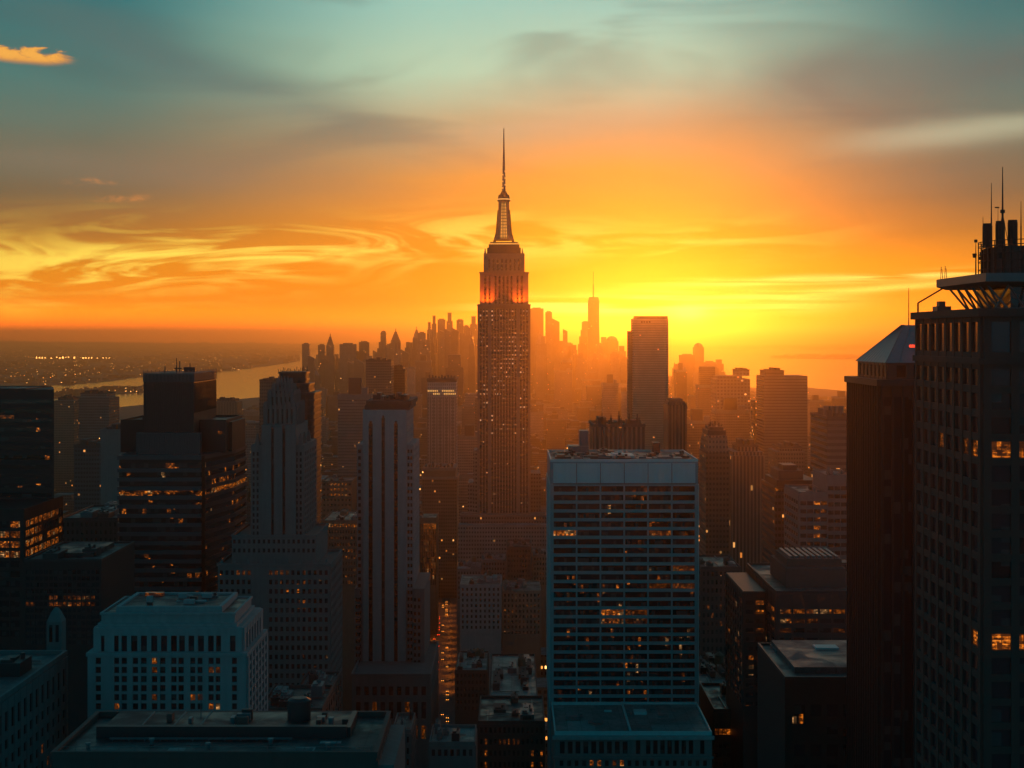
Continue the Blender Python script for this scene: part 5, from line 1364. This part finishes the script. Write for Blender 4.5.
while y < 9500:
    step = 34+y*.012; depth = step*.62
    hw = min(1.02*512*y/F+60, 2500); x = -hw
    while x < hw:
        w = r.uniform(16, 38)*(1+y/6000); gap = 3 if r.random() < .75 else 14
        px = 512+(x+w/2)*F/y
        d = depth*r.uniform(.7, 1.0)
        if inland(x+w/2, y+d) and free(x, x+w, y, y+d):
            h = r.uniform(14, 40) if y < 2500 else r.uniform(15, 55)
            tw = r.random()
            if tw < .16: h = r.uniform(45, 95)
            if tw < .045 and y > 1500: h = r.uniform(90, 190)
            if y < 1300: h = min(h, 55)
            if px > 780 and y > 3500: h *= .5
            cy_ = ceiling(px)+r.uniform(0, 14); hm = H-(cy_-HZ)*y/F
            h = min(h, hm)
            if h > 9: cand.append((x, x+w, y, y+d, h, px))
        x += w+gap
    y += step*(1.0 if int(y/step) % 3 else 1.35)
from mathutils.bvhtree import BVHTree
vv, ff = [], []
for o in bpy.data.objects:
    if o.type == 'MESH' and o.get('kind') != 'structure':
        if o.name.startswith(('window', 'car', 'street_lamp')): continue
        L = Vector(o.location); q_ = o.parent
        while q_: L = L+Vector(q_.location); q_ = q_.parent
        k = len(vv); vv += [tuple(v.co+L) for v in o.data.vertices]; ff += [[k+i for i in p_.vertices] for p_ in o.data.polygons]
tree = BVHTree.FromPolygons(vv, ff)
eye = Vector((0, 0, H)); score = []
for i, (x0, x1, y0, y1, h, px) in enumerate(cand):
    vis = 0
    for fx in (.15, .5, .85):
        for zf in (1.0, .55):
            t_p = Vector((x0+(x1-x0)*fx, y0-.5, h*zf+.3)); d = t_p-eye
            if tree.ray_cast(eye, d.normalized(), d.length-1)[0] is None: vis += 1
    if -20 < px < 1044: score.append((vis*(x1-x0)*(h*.6+14)/y0**2, i))
score.sort(reverse=True)
own = {i for s_, i in score[:290] if s_ > 0}
wm = {'f_brown': 'brown', 'f_grey': 'grey', 'f_stone': 'pale stone', 'f_dark': 'dark'}
marks = sorted([(o, 512+o.location.x*F/o.location.y) for o in bpy.data.objects if o.type == 'EMPTY' and o.location.y > 1 and o.name.split('.')[0] in
   ('skyscraper', 'brown_tower', 'pale_slab_tower', 'curved_tower', 'striped_tower', 'gothic_tower', 'louvred_tower', 'banded_tower', 'office_slab', 'crowned_tower', 'ribbed_tower', 'dark_tower', 'hatted_tower', 'cooling_block', 'pyramid_tower', 'black_tower', 'stepped_tower')], key=lambda t: t[1])
protos = {}
def proto(mat, feat):
    k = (mat, feat)
    if k in protos: return protos[k]
    q = MB().box(-.5, .5, 0, 1, 0, 1)
    wl_ = q.mesh('wall', mat)
    parts = [('parapet', ring_boxes(MB(), -.51, .51, -.01, 1, 1.0002, 1.03, .03).mesh('parapet', 'grey_stone' if mat != 'f_dark' else 'dark_stone'))]
    if feat in (0, 2): parts.append(('bulkhead', MB().box(-.2, .18, .35, .75, 1.0003, 1.13).mesh('bulkhead', 'dark_stone')))
    if feat in (1, 2): parts.append(('mechanical_unit', MB().box(.2, .4, .1, .34, 1.0003, 1.07).mesh('mechanical_unit', 'steel')))
    if feat == 3: parts.append(('upper_wall', MB().box(-.36, .36, .14, .86, 1.0003, 1.22).mesh('upper_wall', mat)))
    protos[k] = (wl_, parts); return protos[k]
tank_me = None
mass = MB()
for i, (x0, x1, y0, y1, h, px) in enumerate(cand):
    if i in own:
        mat = r.choice(['f_brown', 'f_brown', 'f_grey', 'f_stone', 'f_dark']); feat = r.randrange(4)
        wl_, parts = proto(mat, feat)
        root = bpy.data.objects.new('city_block', None); COL.objects.link(root); root.location = ((x0+x1)/2, y0, 0); root.empty_display_size = 3
        for nm, me in [('wall', wl_)]+parts:
            o = bpy.data.objects.new(nm, me); COL.objects.link(o); o.parent = root; o.scale = (x1-x0, y1-y0, h)
        if h < 50 and r.random() < .55:
            if tank_me is None:
                q = MB()
                for sx in (-1.2, 1.2):
                    for sy in (-1.2, 1.2): q.box(sx-.12, sx+.12, sy-.12, sy+.12, 0, 3)
                q.cyl(0, 0, 3, 6.4, 2, 1.9, 12); q.cyl(0, 0, 6.403, 8, 2.1, .1, 12); tank_me = q.mesh('water_tank', 'tank')
            o = bpy.data.objects.new('water_tank', tank_me); COL.objects.link(o); o.parent = root; o.location = ((x1-x0)*.3, (y1-y0)*.82, h+.15)
        near = min(marks, key=lambda t: abs(t[1]-px)+abs(t[0].location.y-y0)*.01)
        nm = near[0].name.split('.')[0].replace('_', ' ')
        rel = ('behind' if y0 > near[0].location.y else 'before') if abs(px-near[1]) < 16 else ('left of' if px < near[1] else 'right of')
        size = 'low' if h < 28 else 'mid-height' if h < 55 else 'tall'
        wd = 'narrow' if (x1-x0) < 22 else 'broad' if (x1-x0) > 34 else 'square'
        ft = ('with a roof hut', 'with a roof unit', 'with roof gear', 'with a set-back top')[feat]
        dist = 'near' if y0 < 1300 else 'hazy' if y0 < 2600 else 'faint far'
        tag(root, f'{dist} {size} {wd} {wm[mat]} block {ft}, {rel} {nm}', 'building', 'city blocks between the towers')
    else:
        mass.box(x0, x1, y0, y1, 0, h)
        k = r.random()
        if k < .7: mass.box(x0+(x1-x0)*.2, x0+(x1-x0)*.55, y0+(y1-y0)*.3, y0+(y1-y0)*.7, h+.01, h+3+5*k)
tag(mass.build('far_city', 'f_carpet'), 'hazy mass of far city blocks', 'city', kind='stuff')

# low buildings and lights across the river, on the islands and round the harbour
q = MB(); r = random.Random(55)
def on_land(px, py, poly):
    c = False; n_ = len(poly)
    for i in range(n_):
        (xa, ya), (xb, yb) = poly[i], poly[(i+1) % n_]
        if (ya > py) != (yb > py) and px < (xb-xa)*(py-ya)/(yb-ya)+xa: c = not c
    return c
fp = farp[1:-1]+[(420, 343), (-60, 343), (-60, 386)]
cnt = 0
while cnt < 1500:
    px, py = r.uniform(-50, 420), 344+44*r.random()**1.6
    if not on_land(px, py, fp): continue
    x, yv = ground_at(px, py); s_ = yv/9000
    w = r.uniform(14, 60)*s_; hh = r.uniform(6, 20)*(s_**.6)*(2 if r.random() < .06 else 1)
    q.box(x, x+w, yv, yv+w*.6, .5, .5+hh); cnt += 1
for _ in range(160):
    px = r.uniform(770, 930); py = 355.6+r.random()*2.6; x, yv = ground_at(px, py); w = r.uniform(30, 110); q.box(x, x+w, yv, yv+40, .6, r.uniform(10, 36))
for _ in range(170):
    px = r.uniform(52, 160); py = 396-(px-52)*.058+r.uniform(-3, 1.0); x, yv = ground_at(px, py); w = r.uniform(10, 40); q.box(x, x+w, yv, yv+20, .6, r.uniform(6, 24))
for _ in range(500):
    px = r.uniform(560, 1060); py = 346.6+r.random()**2*3; x, yv = ground_at(px, py); w = r.uniform(60, 260); q.box(x, x+w, yv, yv+80, .5, r.uniform(12, 60))
tag(q.build('far_town', 'f_town'), 'low far town across the water with scattered lights', 'town', kind='stuff')
x, yv = ground_at(36, 359); L = 74*yv/F
e = bpy.data.objects.new('pier_terminal', None); COL.objects.link(e); e.location = (x+L/2, yv, .5)
tag(e, 'long low waterfront terminal with a bright string of lights across the river', 'terminal building')
MB().box(-L/2, L/2, 0, 120, 0, 22).build('wall', 'dark_stone', e)
M['bay'] = emit_mat('bay', (1, .42, .09), 9.0)
for k in range(26):
    xx = -L/2+8+k*(L-16)/25
    if r.random() < .85: MB().box(xx-9, xx+r.uniform(2, 12), -2, -.1, 5, r.uniform(14, 30)).build('lit_bay', 'bay', e)

# ------------------------------------------------------------------ air
hz = bpy.data.materials.new('haze'); hz.use_nodes = True; hz.node_tree.nodes.clear(); n = NB(hz.node_tree)
pv = n.new('ShaderNodeVolumePrincipled'); pv.inputs['Color'].default_value = (.98, .78, .42, 1)
pv.inputs['Density'].default_value = HAZE; pv.inputs['Anisotropy'].default_value = .89
hz.node_tree.links.new(pv.outputs[0], n.new('ShaderNodeOutputMaterial').inputs['Volume'])
M['haze'] = hz
hb = MB().box(-FAR, FAR, -4000, FAR+2000, -9, 548).build('haze', 'haze'); tag(hb, kind='stuff')
